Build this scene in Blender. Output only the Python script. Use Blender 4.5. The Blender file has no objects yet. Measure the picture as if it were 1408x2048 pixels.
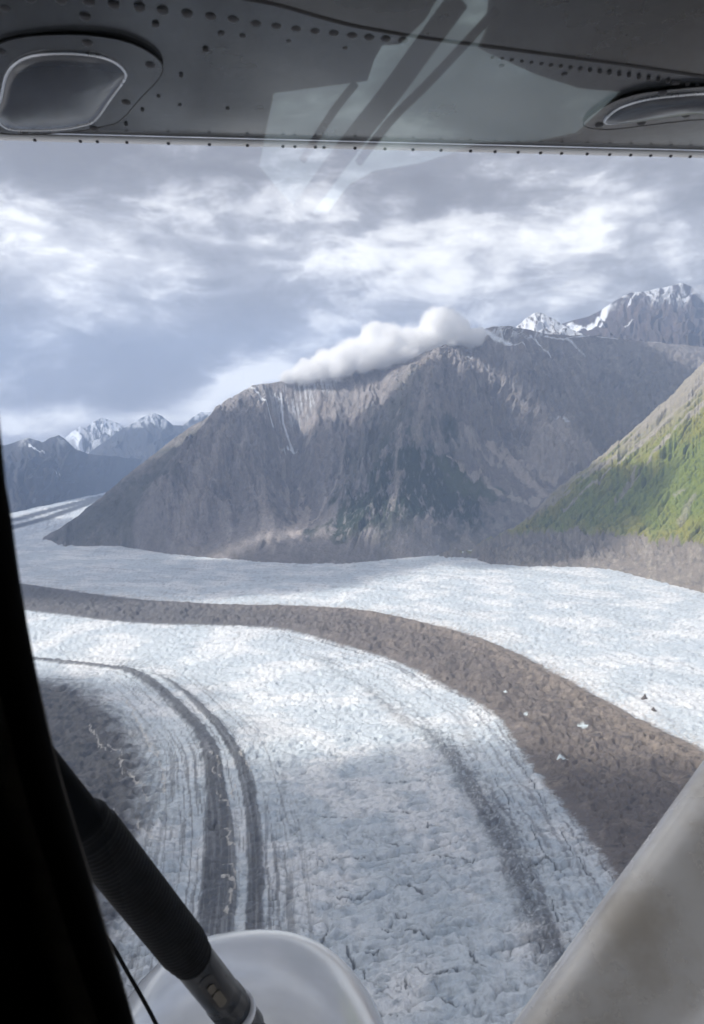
import bpy, bmesh, math, random
import numpy as np
from mathutils import Vector, Matrix

# ------------------------------------------------------------------ camera, sky, sun, exposure
sc = bpy.context.scene
col = sc.collection
F_PX, CX, CY, HOR = 1550.0, 704.0, 1024.0, 880.0
PITCH = math.atan((CY - HOR) / F_PX)          # camera looks slightly down
H = 600.0                                      # height above the ice, metres

cam_data = bpy.data.cameras.new('camera')
cam = bpy.data.objects.new('camera', cam_data); col.objects.link(cam)
cam.rotation_euler = (math.pi / 2 - PITCH, 0, 0)
cam_data.sensor_fit = 'VERTICAL'; cam_data.sensor_height = 36.0
cam_data.lens = 36.0 * F_PX / 2048.0
cam_data.clip_start = 0.02; cam_data.clip_end = 120000
cam_data.dof.use_dof = True; cam_data.dof.focus_distance = 1500.0
cam_data.dof.aperture_fstop = 13.0
sc.camera = cam

SUN = Vector((-0.72, -0.22, 0.66)).normalized()      # towards the sun
sun_d = bpy.data.lights.new('sun', 'SUN'); sun_d.energy = 5.0; sun_d.angle = math.radians(0.6)
sun_d.color = (1.0, 0.95, 0.88)
sun = bpy.data.objects.new('sun', sun_d); col.objects.link(sun)
sun.rotation_euler = SUN.to_track_quat('Z', 'Y').to_euler()

sc.render.filter_size = 1.1
sc.view_settings.view_transform = 'Standard'; sc.view_settings.look = 'None'
sc.view_settings.exposure = 0.31; sc.view_settings.gamma = 1.0
sc.cycles.use_denoising = True; sc.cycles.adaptive_threshold = 0.03
sc.cycles.volume_bounces = 36; sc.cycles.max_bounces = 36; sc.cycles.diffuse_bounces = 2
sc.cycles.glossy_bounces = 3; sc.cycles.transparent_max_bounces = 12

def unproj(px, py):
    """pixel of the photograph -> direction with unit forward part (camera at the origin)"""
    px = np.asarray(px, float); py = np.asarray(py, float)
    a = (px - CX) / F_PX; b = (CY - py) / F_PX
    c, s = math.cos(PITCH), math.sin(PITCH)
    return np.stack([a, c + b * s, -s + b * c], -1)

class NT:
    """small helper for node trees"""
    def __init__(self, tree): self.t = tree; tree.nodes.clear()
    def n(self, typ, ins=None, **kw):
        nd = self.t.nodes.new(typ)
        for k, v in kw.items(): setattr(nd, k, v)
        for k, v in (ins or {}).items():
            if isinstance(v, bpy.types.NodeSocket): self.t.links.new(v, nd.inputs[k])
            else: nd.inputs[k].default_value = v
        return nd
    def m(self, op, a, b=0.0, c=None, clamp=False):
        ins = {0: a, 1: b}
        if c is not None: ins[2] = c
        return self.n('ShaderNodeMath', ins, operation=op, use_clamp=clamp).outputs[0]
    def ss(self, x, lo, hi, a=0.0, b=1.0):
        return self.n('ShaderNodeMapRange', {0: x, 1: lo, 2: hi, 3: a, 4: b}, interpolation_type='SMOOTHSTEP').outputs[0]
    def mix(self, f, a, b, blend='MIX'):
        nd = self.t.nodes.new('ShaderNodeMix'); nd.data_type = 'RGBA'; nd.blend_type = blend
        for i, v in ((0, f), (6, a), (7, b)):
            if isinstance(v, bpy.types.NodeSocket): self.t.links.new(v, nd.inputs[i])
            elif i and len(v) == 3: nd.inputs[i].default_value = (*v, 1)
            else: nd.inputs[i].default_value = v
        return nd.outputs[2]
    def noise(self, vec, scale, detail=6, rough=0.55, dist=0.0):
        return self.n('ShaderNodeTexNoise', {'Vector': vec, 'Scale': scale, 'Detail': detail, 'Roughness': rough, 'Distortion': dist}).outputs[0]

def build_world():
    w = bpy.data.worlds.new('World'); sc.world = w; w.use_nodes = True
    w.cycles.sampling_method = 'NONE'
    T = NT(w.node_tree)
    d = T.n('ShaderNodeTexCoord').outputs['Generated']
    sky = T.n('ShaderNodeTexSky', sky_type='NISHITA', sun_disc=False,
              sun_elevation=math.asin(SUN.z), sun_rotation=math.atan2(SUN.x, SUN.y)).outputs[0]
    xyz = T.n('ShaderNodeSeparateXYZ', {0: d})
    x, y, z = xyz.outputs
    az = T.m('ARCTAN2', x, y); el = T.m('ARCSINE', z)
    p = T.n('ShaderNodeVectorMath', {0: d, 1: (1.0, 1.0, 2.3)}, operation='MULTIPLY').outputs[0]
    warp = T.n('ShaderNodeTexNoise', {'Vector': p, 'Scale': 7.0, 'Detail': 2.0}).outputs['Color']
    wv = T.n('ShaderNodeVectorMath', {0: warp, 1: (0.5, 0.5, 0.5)}, operation='SUBTRACT').outputs[0]
    wv = T.n('ShaderNodeVectorMath', {0: wv, 3: 0.07}, operation='SCALE').outputs[0]
    q = T.n('ShaderNodeVectorMath', {0: p, 1: wv}, operation='ADD').outputs[0]
    n1 = T.noise(q, 4.4, 7, 0.56)
    n2 = T.noise(q, 15.0, 5, 0.6)
    n3 = T.noise(p, 2.2, 1, 0.5)
    dens = T.m('MULTIPLY_ADD', n1, 1.15, -.08)
    dens = T.m('ADD', dens, T.m('MULTIPLY_ADD', n2, .58, -.29))
    dens = T.m('ADD', dens, T.m('MULTIPLY_ADD', n3, .25, -.125))          # about 0.5 in the mean
    crisp = T.m('ADD', n1, T.m('MULTIPLY_ADD', n2, .7, -.35))
    dens = T.m('ADD', dens, T.m('MULTIPLY_ADD', T.ss(crisp, .46, .66), .10, -.05))
    def gauss(px, py, sx, sy, amp, tilt=0.0):
        v = unproj(px, py); v = v / np.linalg.norm(v)
        a0, e0 = math.atan2(v[0], v[1]), math.asin(v[2])
        da = T.m('SUBTRACT', az, a0); de = T.m('SUBTRACT', el, e0)
        if tilt: de = T.m('SUBTRACT', de, T.m('MULTIPLY', da, tilt))
        da = T.m('DIVIDE', da, sx / F_PX); de = T.m('DIVIDE', de, sy / F_PX)
        r2 = T.m('ADD', T.m('MULTIPLY', da, da), T.m('MULTIPLY', de, de))
        return T.m('MULTIPLY', T.m('EXPONENT', T.m('MULTIPLY', r2, -1.0)), amp)
    # where the cloud deck is thin and bright (+) or heavy (-)
    for g in ((210, 500, 240, 80, .22), (620, 500, 170, 70, .10), (1260, 470, 240, 110, .12), (1000, 600, 200, 40, .06),
              (90, 560, 140, 60, .07), (490, 762, 170, 34, .55, .42), (150, 838, 420, 26, .30), (270, 625, 110, 32, .12), (95, 650, 60, 22, .12),
              (600, 655, 70, 20, .10), (1130, 590, 170, 22, .12, .3), (900, 560, 160, 40, .05),
              (330, 330, 420, 70, -.20), (860, 370, 160, 60, -.07), (160, 735, 330, 60, -.19), (560, 690, 240, 40, -.10),
              (300, 590, 90, 28, -.07), (1010, 520, 90, 26, -.08), (800, 610, 120, 40, -.08), (430, 580, 60, 30, -.06)):
        dens = T.m('ADD', dens, gauss(*g))
    ramp = T.n('ShaderNodeValToRGB', {0: dens}).outputs
    cr = ramp[0].node.color_ramp
    stops = ((.18, (.30, .285, .285)), (.38, (.385, .37, .378)), (.52, (.56, .55, .57)), (.66, (.92, .905, .92)), (.84, (1.45, 1.42, 1.38)))
    cr.elements[0].position, cr.elements[0].color = stops[0][0], (*stops[0][1], 1)
    cr.elements[1].position, cr.elements[1].color = stops[-1][0], (*stops[-1][1], 1)
    for pos, c in stops[1:-1]:
        e = cr.elements.new(pos); e.color = (*c, 1)
    cloud = T.n('ShaderNodeVectorMath', {0: ramp[0], 3: 8.6}, operation='SCALE').outputs[0]
    mixed = T.mix(0.95, sky, cloud)
    bg = T.n('ShaderNodeBackground', {0: mixed, 1: 0.115})
    T.n('ShaderNodeOutputWorld', {0: bg.outputs[0]})
build_world()

# ------------------------------------------------------------------ numpy noise
_rng = np.random.RandomState(7)
_perm = np.concatenate([_rng.permutation(1024)] * 2).astype(np.int32)
_ang = _rng.rand(1024) * 2 * np.pi
_gx, _gy = np.cos(_ang).astype(np.float32), np.sin(_ang).astype(np.float32)

def perlin(x, y, seed=0):
    x = np.asarray(x, np.float32) + seed * 37.31; y = np.asarray(y, np.float32) + seed * 91.7
    xi = np.floor(x); yi = np.floor(y); fx = x - xi; fy = y - yi
    xi = xi.astype(np.int32) & 1023; yi = yi.astype(np.int32) & 1023
    u = fx * fx * fx * (fx * (fx * 6 - 15) + 10); v = fy * fy * fy * (fy * (fy * 6 - 15) + 10)
    x1 = (xi + 1) & 1023; y1 = (yi + 1) & 1023
    def g(a, b, dx, dy):
        h = _perm[_perm[a] + b]
        return _gx[h] * dx + _gy[h] * dy
    a = g(xi, yi, fx, fy); b = g(x1, yi, fx - 1, fy); c = g(xi, y1, fx, fy - 1); d = g(x1, y1, fx - 1, fy - 1)
    return (a + u * (b - a) + v * ((c + u * (d - c)) - (a + u * (b - a)))) * 1.5

def fbm(x, y, octv=5, seed=0, gain=0.5, lac=2.03):
    s = 0; a = 1.0; f = 1.0
    for o in range(octv):
        s = s + a * perlin(x * f, y * f, seed + o * 3.7); a *= gain; f *= lac
    return s
def ridged(x, y, octv=5, seed=0, gain=0.5, lac=2.07):
    s = 0; a = 1.0; f = 1.0; tot = 0
    for o in range(octv):
        s = s + a * (1 - np.abs(perlin(x * f, y * f, seed + o * 5.1))) ** 2; tot += a; a *= gain; f *= lac
    return s / tot
def sstep(x, a, b):
    t = np.clip((x - a) / (b - a), 0, 1); return t * t * (3 - 2 * t)
def lerp3(a, b, t):
    return a + (np.asarray(b, np.float32) - a) * t[..., None]

def smooth_poly(pts, n=90):
    """Catmull-Rom through the points, resampled"""
    P = np.asarray(pts, float); P = np.vstack([2 * P[0] - P[1], P, 2 * P[-1] - P[-2]])
    out = []
    k = max(2, n // (len(P) - 3))
    for i in range(1, len(P) - 2):
        t = np.linspace(0, 1, k, endpoint=False)[:, None]
        p0, p1, p2, p3 = P[i - 1], P[i], P[i + 1], P[i + 2]
        out.append(.5 * ((2 * p1) + (-p0 + p2) * t + (2 * p0 - 5 * p1 + 4 * p2 - p3) * t * t + (-p0 + 3 * p1 - 3 * p2 + p3) * t ** 3))
    out.append(P[-2][None]); return np.vstack(out)
def on_ice(pts):
    d = unproj([p[0] for p in pts], [p[1] for p in pts])
    return d[:, :2] * (-H / d[:, 2])[:, None]
def dist_line(X, Y, L):
    """signed distance (positive right of travel) and arc length"""
    best = np.full(X.shape, 1e18, np.float32); sign = np.zeros(X.shape, np.float32); arc = np.zeros(X.shape, np.float32); acc = 0.0
    for i in range(len(L) - 1):
        ax, ay = L[i]; dx, dy = L[i + 1] - L[i]; l2 = dx * dx + dy * dy
        if l2 < 1e-9: continue
        t = np.clip(((X - ax) * dx + (Y - ay) * dy) / l2, 0, 1)
        ex = X - ax - t * dx; ey = Y - ay - t * dy; d2 = ex * ex + ey * ey
        m = d2 < best
        best = np.where(m, d2, best); sign = np.where(m, (dy * ex - dx * ey), sign); arc = np.where(m, acc + t * math.sqrt(l2), arc)
        acc += math.sqrt(l2)
    return np.sqrt(best) * np.where(sign >= 0, 1, -1), arc
def coarse(fn, X, Y, k=4):
    """evaluate fn on every k-th grid line and interpolate"""
    r, c = X.shape
    ri = np.unique(np.append(np.arange(0, r, k), r - 1)); ci = np.unique(np.append(np.arange(0, c, k), c - 1))
    res = fn(X[np.ix_(ri, ci)], Y[np.ix_(ri, ci)])
    R = np.arange(r); Cc = np.arange(c)
    i0 = np.clip(np.searchsorted(ri, R, 'right') - 1, 0, len(ri) - 2); tr = ((R - ri[i0]) / (ri[i0 + 1] - ri[i0]))[:, None]
    j0 = np.clip(np.searchsorted(ci, Cc, 'right') - 1, 0, len(ci) - 2); tc = ((Cc - ci[j0]) / (ci[j0 + 1] - ci[j0]))[None]
    out = []
    for g in res:
        a = g[i0] * (1 - tr) + g[i0 + 1] * tr
        out.append((a[:, j0] * (1 - tc) + a[:, j0 + 1] * tc).astype(np.float32))
    return out

# ------------------------------------------------------------------ helpers for objects
def tag(o, label=None, cat=None, group=None, kind=None):
    if label: o['label'] = label
    if cat: o['category'] = cat
    if group: o['group'] = group
    if kind: o['kind'] = kind
    return o
def link(name, me, mat=None, parent=None):
    o = bpy.data.objects.new(name, me); col.objects.link(o)
    if mat and me and not me.materials: me.materials.append(mat)
    if parent: o.parent = parent
    return o
def grid_mesh(name, X, Y, Z, colr=None, mat=None):
    r, c = X.shape
    me = bpy.data.meshes.new(name)
    co = np.stack([X, Y, Z], -1).astype(np.float32).reshape(-1)
    idx = np.arange(r * c, dtype=np.int32).reshape(r, c)
    q = np.stack([idx[:-1, :-1], idx[:-1, 1:], idx[1:, 1:], idx[1:, :-1]], -1).reshape(-1)
    nq = (r - 1) * (c - 1)
    me.vertices.add(r * c); me.vertices.foreach_set('co', co)
    me.loops.add(nq * 4); me.loops.foreach_set('vertex_index', q)
    me.polygons.add(nq); me.polygons.foreach_set('loop_start', np.arange(0, nq * 4, 4, dtype=np.int32))
    me.polygons.foreach_set('use_smooth', np.ones(nq, bool))
    me.update(calc_edges=True)
    if colr is not None:
        a = me.attributes.new('ground_colour', 'FLOAT_COLOR', 'POINT')
        rgba = np.ones((r * c, 4), np.float32); rgba[:, :3] = np.clip(colr.reshape(-1, 3), 0.004, 0.95)
        a.data.foreach_set('color', rgba.reshape(-1))
    o = link(name, me, mat)
    return o
def px_of(X, Y, Z):
    """photograph pixel of world points (for laying features on the terrain)"""
    c, s = math.cos(PITCH), math.sin(PITCH)
    f = Y * c - Z * s; u = Y * s + Z * c
    return CX + F_PX * X / f, CY - F_PX * u / f

def ground_material(name, scales, rough=0.9, bump=0.5, bdist=1.0, vary=0.3, spec=0.2):
    m = bpy.data.materials.new(name); m.use_nodes = True
    T = NT(m.node_tree)
    at = T.n('ShaderNodeAttribute', attribute_name='ground_colour').outputs['Color']
    pos = T.n('ShaderNodeNewGeometry').outputs['Position']
    n1 = T.noise(pos, scales[0], 8, 0.62); n2 = T.noise(pos, scales[1], 5, 0.6)
    f = T.m('ADD', T.m('MULTIPLY', T.m('SUBTRACT', n1, .5), vary * 2), T.m('MULTIPLY', T.m('SUBTRACT', n2, .5), vary * 1.4))
    n3 = T.noise(pos, scales[1] * 3.1, 4, .65)
    f = T.m('ADD', f, T.m('MULTIPLY_ADD', n3, vary * 1.6, 1.0 - vary * .8))
    cc = T.n('ShaderNodeVectorMath', {0: at, 3: f}, operation='SCALE').outputs[0]
    hgt = T.m('ADD', n1, T.m('MULTIPLY', n2, .4))
    b = T.n('ShaderNodeBump', {'Strength': bump, 'Distance': bdist, 'Height': hgt}).outputs[0]
    bs = T.n('ShaderNodeBsdfPrincipled', {'Base Color': cc, 'Roughness': rough, 'Normal': b, 'Specular IOR Level': spec})
    T.n('ShaderNodeOutputMaterial', {0: bs.outputs[0]})
    return m

M_ICE = ground_material('glacier_surface', (0.09, 0.35), 0.75, 0.8, 4.0, 0.16, 0.3)
M_ROCK = ground_material('mountain_rock', (0.018, 0.07), 0.95, 1.0, 26.0, 0.40, 0.1)
M_GREEN = ground_material('green_slope', (0.02, 0.08), 0.95, 0.8, 9.0, 0.28, 0.1)
M_FAR = ground_material('far_rock', (0.004, 0.02), 0.95, 0.6, 40.0, 0.22, 0.1)

# ------------------------------------------------------------------ glacier
EDGE_FAR = [(-500, 1112), (-200, 1108), (75, 1098), (240, 1094), (330, 1108), (440, 1121), (600, 1131), (720, 1125), (870, 1113), (915, 1118), (960, 1128),
            (1050, 1133), (1150, 1134), (1220, 1141), (1300, 1161), (1408, 1188), (1560, 1240), (1760, 1330)]
UP = [(-350, 1130), (-150, 1147), (50, 1168), (250, 1196), (450, 1208), (640, 1213), (760, 1225), (900, 1258), (1000, 1290), (1100, 1340), (1200, 1394), (1300, 1447), (1408, 1500), (1560, 1590), (1760, 1740)]
LO = [(-350, 1180), (-150, 1200), (60, 1222), (250, 1245), (450, 1252), (560, 1258), (680, 1290), (800, 1328), (900, 1380), (980, 1424), (1030, 1490), (1070, 1545), (1115, 1605), (1165, 1665), (1215, 1735), (1270, 1830), (1330, 1960), (1400, 2120)]
SK = [(640, 1325), (720, 1366), (800, 1430), (860, 1472), (905, 1518), (950, 1592), (1000, 1665), (1040, 1755), (1080, 1850), (1120, 1940), (1160, 2060)]     # thin dirt line on the white ice
A_R = [(-200, 1300), (80, 1317), (200, 1327), (280, 1341), (360, 1398), (432, 1482), (452, 1560), (468, 1650), (472, 1750), (466, 1880), (455, 2060)]
A_L = [(-200, 1306), (80, 1323), (200, 1334), (260, 1350), (330, 1398), (392, 1478), (408, 1560), (409, 1650), (403, 1750), (390, 1880), (370, 2060)]
B_M = [(240, 1330), (330, 1356), (410, 1420), (462, 1490), (492, 1560), (507, 1650), (511, 1750), (508, 1880), (505, 2060)]
DL = [(-200, 1345), (60, 1352), (150, 1362), (230, 1400), (290, 1460), (322, 1530), (326, 1620), (312, 1720), (280, 1850), (240, 2000)]                     # edge of the dark debris ice on the left

def make_glacier():
    phi = np.radians(np.linspace(-40, 40, 860))
    r = [470.0]
    while r[-1] < 13500:
        q = r[-1]; r.append(q + (min(max(q * q / 465000 * .92, 1.0), 13.0) if q < 4300 else 13 + (q - 4300) * .05))
    r = np.array(r)
    X = (r[:, None] * np.sin(phi)[None]).astype(np.float32); Y = (r[:, None] * np.cos(phi)[None]).astype(np.float32)
    lines = {k: smooth_poly(on_ice(v)) for k, v in dict(up=UP, lo=LO, sk=SK, ar=A_R, al=A_L, b=B_M, dl=DL).items()}
    def fields(x, y):
        out = []
        for k in ('up', 'lo', 'sk', 'ar', 'al', 'b', 'dl'):
            d, a = dist_line(x, y, lines[k]); out += [d, a]
        return out
    (dU, sU, dLo, sLo, dS, sS, dAR, sAR, dAL, sAL, dB, sB, dD, sD) = coarse(fields, X, Y, 4)
    # flow coordinates: u across, s along
    wA = np.abs(dLo) / (np.abs(dLo) + np.abs(dAR) + 1.0)
    s = sAR * wA + sLo * (1 - wA)
    u = np.where(dLo > 0, dLo, dLo)
    # surface relief
    w1 = fbm(X / 60, Y / 60, 3, 11)
    hum = ridged(X / 34 + w1 * .35, Y / 34, 4, 1, .55)
    hum2 = fbm(X / 11, Y / 11, 3, 5)
    trans = ridged(X / 170 + w1 * .5, Y / 40 - X / 260 + w1 * .45, 3, 21, .45)
    big = fbm(X / 420, Y / 420, 3, 2)
    fu_, fs_ = X / 33 + Y / 110 + w1 * .7, Y / 17 - X / 80 + w1 * .6
    bil = np.abs(perlin(fu_, fs_, 13)) + .55 * np.abs(perlin(fu_ * 2.1, fs_ * 2.1 + w1, 14)) + .18 * np.abs(perlin(X / 6, Y / 6, 15))
    Z = -H + big * 5 - (hum ** 2) * 3.0 + bil * (4.2 + 3.6 * sstep(Y, 1700, 1100)) + hum2 * .25 - trans ** 4 * (8.0 + 5 * sstep(Y, 1700, 1100))
    # fine cracks of several directions, near part
    cw = fbm(X / 26, Y / 26, 4, 31)
    crk = 1 - np.abs(perlin(X / 58 + cw * .55, Y / 58 + cw * .4, 33)); crk2 = 1 - np.abs(perlin(X / 33 + cw * .5, Y / 33 - cw * .5, 35))
    gate = sstep(fbm(X / 90, Y / 90, 2, 41), -.05, .4)
    crack = np.clip(sstep(crk, .965, .995) * gate + sstep(crk2, .965, .995) * sstep(fbm(X / 70, Y / 70, 2, 43), .1, .5), 0, 1)
    tcr = sstep(trans, .84, .97) * sstep(fbm(X / 80, Y / 80, 2, 47), -.1, .35)
    Z -= crack * 2.2 + tcr * 1.5
    # --- colour
    blot = fbm(X / 160, Y / 160, 4, 51); fine = fbm(X / 7, Y / 7, 3, 53)
    C = np.empty(X.shape + (3,), np.float32); C[:] = (.615, .665, .70)
    C = lerp3(C, (.81, .82, .825), sstep(blot, -.25, .5))
    C = lerp3(C, (.44, .515, .58), sstep(fbm(X / 60, Y / 32, 4, 57), .0, .75) * (.38 + .22 * sstep(Y, 1700, 1200)))
    C = lerp3(C, (.36, .385, .41), np.clip(crack * .95 + tcr * .55, 0, 1) * sstep(fine, -.9, .3))
    nr_ = sstep(Y, 1750, 1150)
    C = lerp3(C, (.385, .43, .465), sstep(fbm(X / 15 + w1 * .5, Y / 8, 4, 59, .55), .05, .75) * (.22 + .46 * nr_))
    # speckled dust everywhere on the ice
    dust = sstep(fbm(X / 4.2, Y / 4.2, 3, 61) + .35 * blot, .35, 1.0)
    C = lerp3(C, (.30, .31, .32), dust * .16)
    # streaks along the flow near the moraines
    stn = fbm(u / 9 + w1 * .4, s / 260, 3, 71)
    nz = fbm(X / 30, Y / 30, 4, 73); nz2 = fbm(X / 9, Y / 9, 4, 75)
    def streak(d, width, amp):
        return np.exp(-(d / width) ** 2) * amp
    # dirty fringe beside the great moraine (near side)
    fr = np.exp(-np.clip(dLo, 0, None) / 70) * (dLo > 0)
    C = lerp3(C, (.20, .20, .21), np.clip(sstep(stn + nz2 * .5, -.15, .75) * fr * 1.0, 0, 1) * sstep(s, 1000, 2300))
    C = lerp3(C, (.30, .31, .33), np.clip(sstep(stn + nz2 * .35, .1, .8) * np.exp(-np.clip(dLo, 0, None) / 150) * .6, 0, 1))
    # thin dirt line
    grow = sstep(sS, 0, 900)
    nz3 = fbm(X / 4, Y / 4, 3, 77, .6)
    dk = streak(dS + nz * 10 + nz2 * 4, 12 + 10 * grow, 1.0) * (.3 + .6 * grow) * sstep(nz3 + nz2 * .4 + stn * .3, -1.5, .25)
    dk2 = streak(dS + 34 + nz * 8, 20, .45) * sstep(nz2 + stn, -.1, .7)
    C = lerp3(C, (.115, .12, .13), np.clip(dk + dk2, 0, 1) * .93)
    # narrow lines right of band B
    rgt = np.clip(-dB, 0, None)
    C = lerp3(C, (.25, .26, .28), np.clip(sstep(stn, .05, .6) * np.exp(-rgt / 55) * (dB < 0) * .8, 0, 1))
    # far side fringe of great moraine: tan dust
    fu = np.exp(-np.clip(-dU, 0, None) / 45) * (dU < 0)
    C = lerp3(C, (.52, .46, .40), np.clip(fu * sstep(nz2, -.3, .6) * .8, 0, 1))
    # dark left debris
    dd = dD + nz * 22 + nz2 * 6
    deb = sstep(dd, -8, 70)
    deb_str = sstep(dd, -40, 30) * (1 - deb)
    C = lerp3(C, (.20, .205, .205), deb_str * sstep(stn + nz2 * .3, -.35, .45) * .85)
    dcol = lerp3(np.broadcast_to(np.array((.125, .12, .115), np.float32), C.shape), (.055, .055, .06), sstep(nz, -.2, .6))
    dcol = lerp3(dcol, (.22, .20, .18), sstep(nz2, .2, .8) * .5)
    C = C + (dcol - C) * (deb * .95)[..., None]
    # band A between its two edges, band B
    wob = nz * 4 + nz2 * 1.0
    ln0 = fbm(dAR / 7, sAR / 300, 3, 85)
    inA = sstep(np.minimum(dAR + wob, -dAL + wob) + ln0 * 4, -4, 6)
    acol = lerp3(np.broadcast_to(np.array((.095, .098, .105), np.float32), C.shape), (.27, .275, .28), sstep(fbm(dAR / 5, sAR / 200, 3, 81), .0, .8) * .8)
    C = C + (acol - C) * (inA * .92)[..., None]
    ln = fbm(dAR / 5.5 + nz * .25, sAR / 420, 4, 83, .6)
    reg = sstep(dAR, -150, -40) * (1 - sstep(dAR, 60, 170)) * sstep(sAR, 250, 1000)
    C = lerp3(C, (.23, .235, .24), np.clip(sstep(ln, .12, .55) * reg * .8, 0, 1))
    wB = 4 + 8 * sstep(sB, 0, 700)
    inB = sstep(wB - np.abs(dB + wob * .6), -2, 3) * sstep(sB, 0, 250)
    C = C + (acol * 1.05 - C) * (inB * .85)[..., None]
    # great medial moraine
    e1 = dU + nz * 7 + nz2 * 2; e2 = -dLo + nz * 7 + nz2 * 2
    inM = sstep(np.minimum(e1, e2) + nz3 * 5, -9, 11)
    wid = np.clip(np.minimum(dU, -dLo), 0, 200)
    mh = .7 * ridged(X / 190 + nz * .25, Y / 105 + nz * .3, 4, 91, .5) + .3 * (.5 + .5 * fbm(X / 44, Y / 38, 5, 93, .5))
    mcol = lerp3(np.broadcast_to(np.array((.245, .205, .172), np.float32), C.shape), (.165, .142, .128), sstep(-dU + 100 + nz * 60, 60, -60))
    mcol = lerp3(mcol, (.33, .28, .235), sstep(nz * .6 + mh * .6 + nz3 * .25, .3, 1.2) * .6)
    mcol = lerp3(mcol, (.085, .078, .076), sstep(fbm(X / 26 + nz * .4, Y / 12, 4, 99, .6), .25, .8) * .75)
    icecl = sstep(ridged(X / 85 + nz2 * .10, Y / 46 + nz * .3, 2, 95), .88, .955) * sstep(wid, 25, 60) * sstep(nz + fbm(X / 25, Y / 25, 2, 96), -.05, .45)
    mcol = lerp3(mcol, (.035, .037, .045), icecl * .85)
    mcol = lerp3(mcol, (.11, .112, .118), sstep(-X, -150, 700) * .7)
    for (ix, iy, ir) in ((1165, 1456, 13), (1006, 1389, 9), (1126, 1526, 11), (1050, 1432, 5)):
        g = on_ice([(ix, iy)])[0]; dd_ = np.hypot((X - g[0]) / 1.3, Y - g[1]) + nz2 * 3
        mcol = lerp3(mcol, (.62, .70, .73), 1 - sstep(dd_, ir * .55, ir * .8))
    C = C + (mcol - C) * inM[..., None]
    Zm = -H + 1 + np.minimum(wid, 60) * .07 + ((mh - .5) * 30 + fbm(X / 19, Y / 17, 4, 98, .55) * 3.6) * sstep(wid, 8, 50) + hum2 * .6 - icecl * 7
    Z = Z + (Zm - Z) * inM
    Z += inA * 3.0 + inB * 2.0 + np.clip(dk, 0, 1) * 2
    Z += deb * (ridged(X / 40, Y / 40, 4, 97) - .5) * 13
    # pale melt streams on the dirty ice
    for pts in (MELT):
        Lm = smooth_poly(on_ice(pts), 40)
        b0, b1 = Lm.min(0) - 40, Lm.max(0) + 40
        rr = np.where((X > b0[0]) & (X < b1[0]) & (Y > b0[1]) & (Y < b1[1]))
        if not len(rr[0]): continue
        x = X[rr] + nz[rr] * 6 + nz2[rr] * 2.5; y = Y[rr] + nz2[rr] * 3
        d, _ = dist_line(x, y, Lm)
        m = 1 - sstep(np.abs(d), .7, 2.3)
        C[rr] = lerp3(C[rr], (.62, .59, .54), m * .9); Z[rr] -= m * .8
    # single crevasses
    for pts, wd in CREV:
        Lm = smooth_poly(on_ice(pts), 24); b0, b1 = Lm.min(0) - 15, Lm.max(0) + 15
        rr = np.where((X > b0[0]) & (X < b1[0]) & (Y > b0[1]) & (Y < b1[1]))
        d, a = dist_line(X[rr] + nz2[rr] * 1.6, Y[rr] + nz3[rr] * 1.6 + nz[rr] * 2, Lm)
        L_ = np.sum(np.hypot(*(Lm[1:] - Lm[:-1]).T)); tap = np.sin(np.clip(a / L_, .03, .97) * np.pi) ** .6
        m = 1 - sstep(np.abs(d), wd * .45 * tap, wd * tap + .9)
        C[rr] = lerp3(C[rr], (.13, .145, .16), m * .9); Z[rr] -= m * 2.5
    # two dark moraine lines on the far branch
    for pts, wd in (([(-150, 1074), (25, 1041), (110, 1018), (205, 992), (300, 968)], 70), ([(-150, 1088), (28, 1054), (100, 1034), (172, 1008), (240, 984)], 60)):
        Lm = on_ice(pts)
        d, _ = coarse(lambda a, b: dist_line(a, b, Lm), X, Y, 4)
        C = lerp3(C, (.09, .095, .10), (1 - sstep(np.abs(d), wd * .6, wd * 1.3)) * (Y > 4700))
    o = grid_mesh('glacier', X, Y, Z, C, M_ICE)
    tag(o, 'broad glacier of hummocky white ice with dark medial moraine bands', kind='structure')

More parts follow.
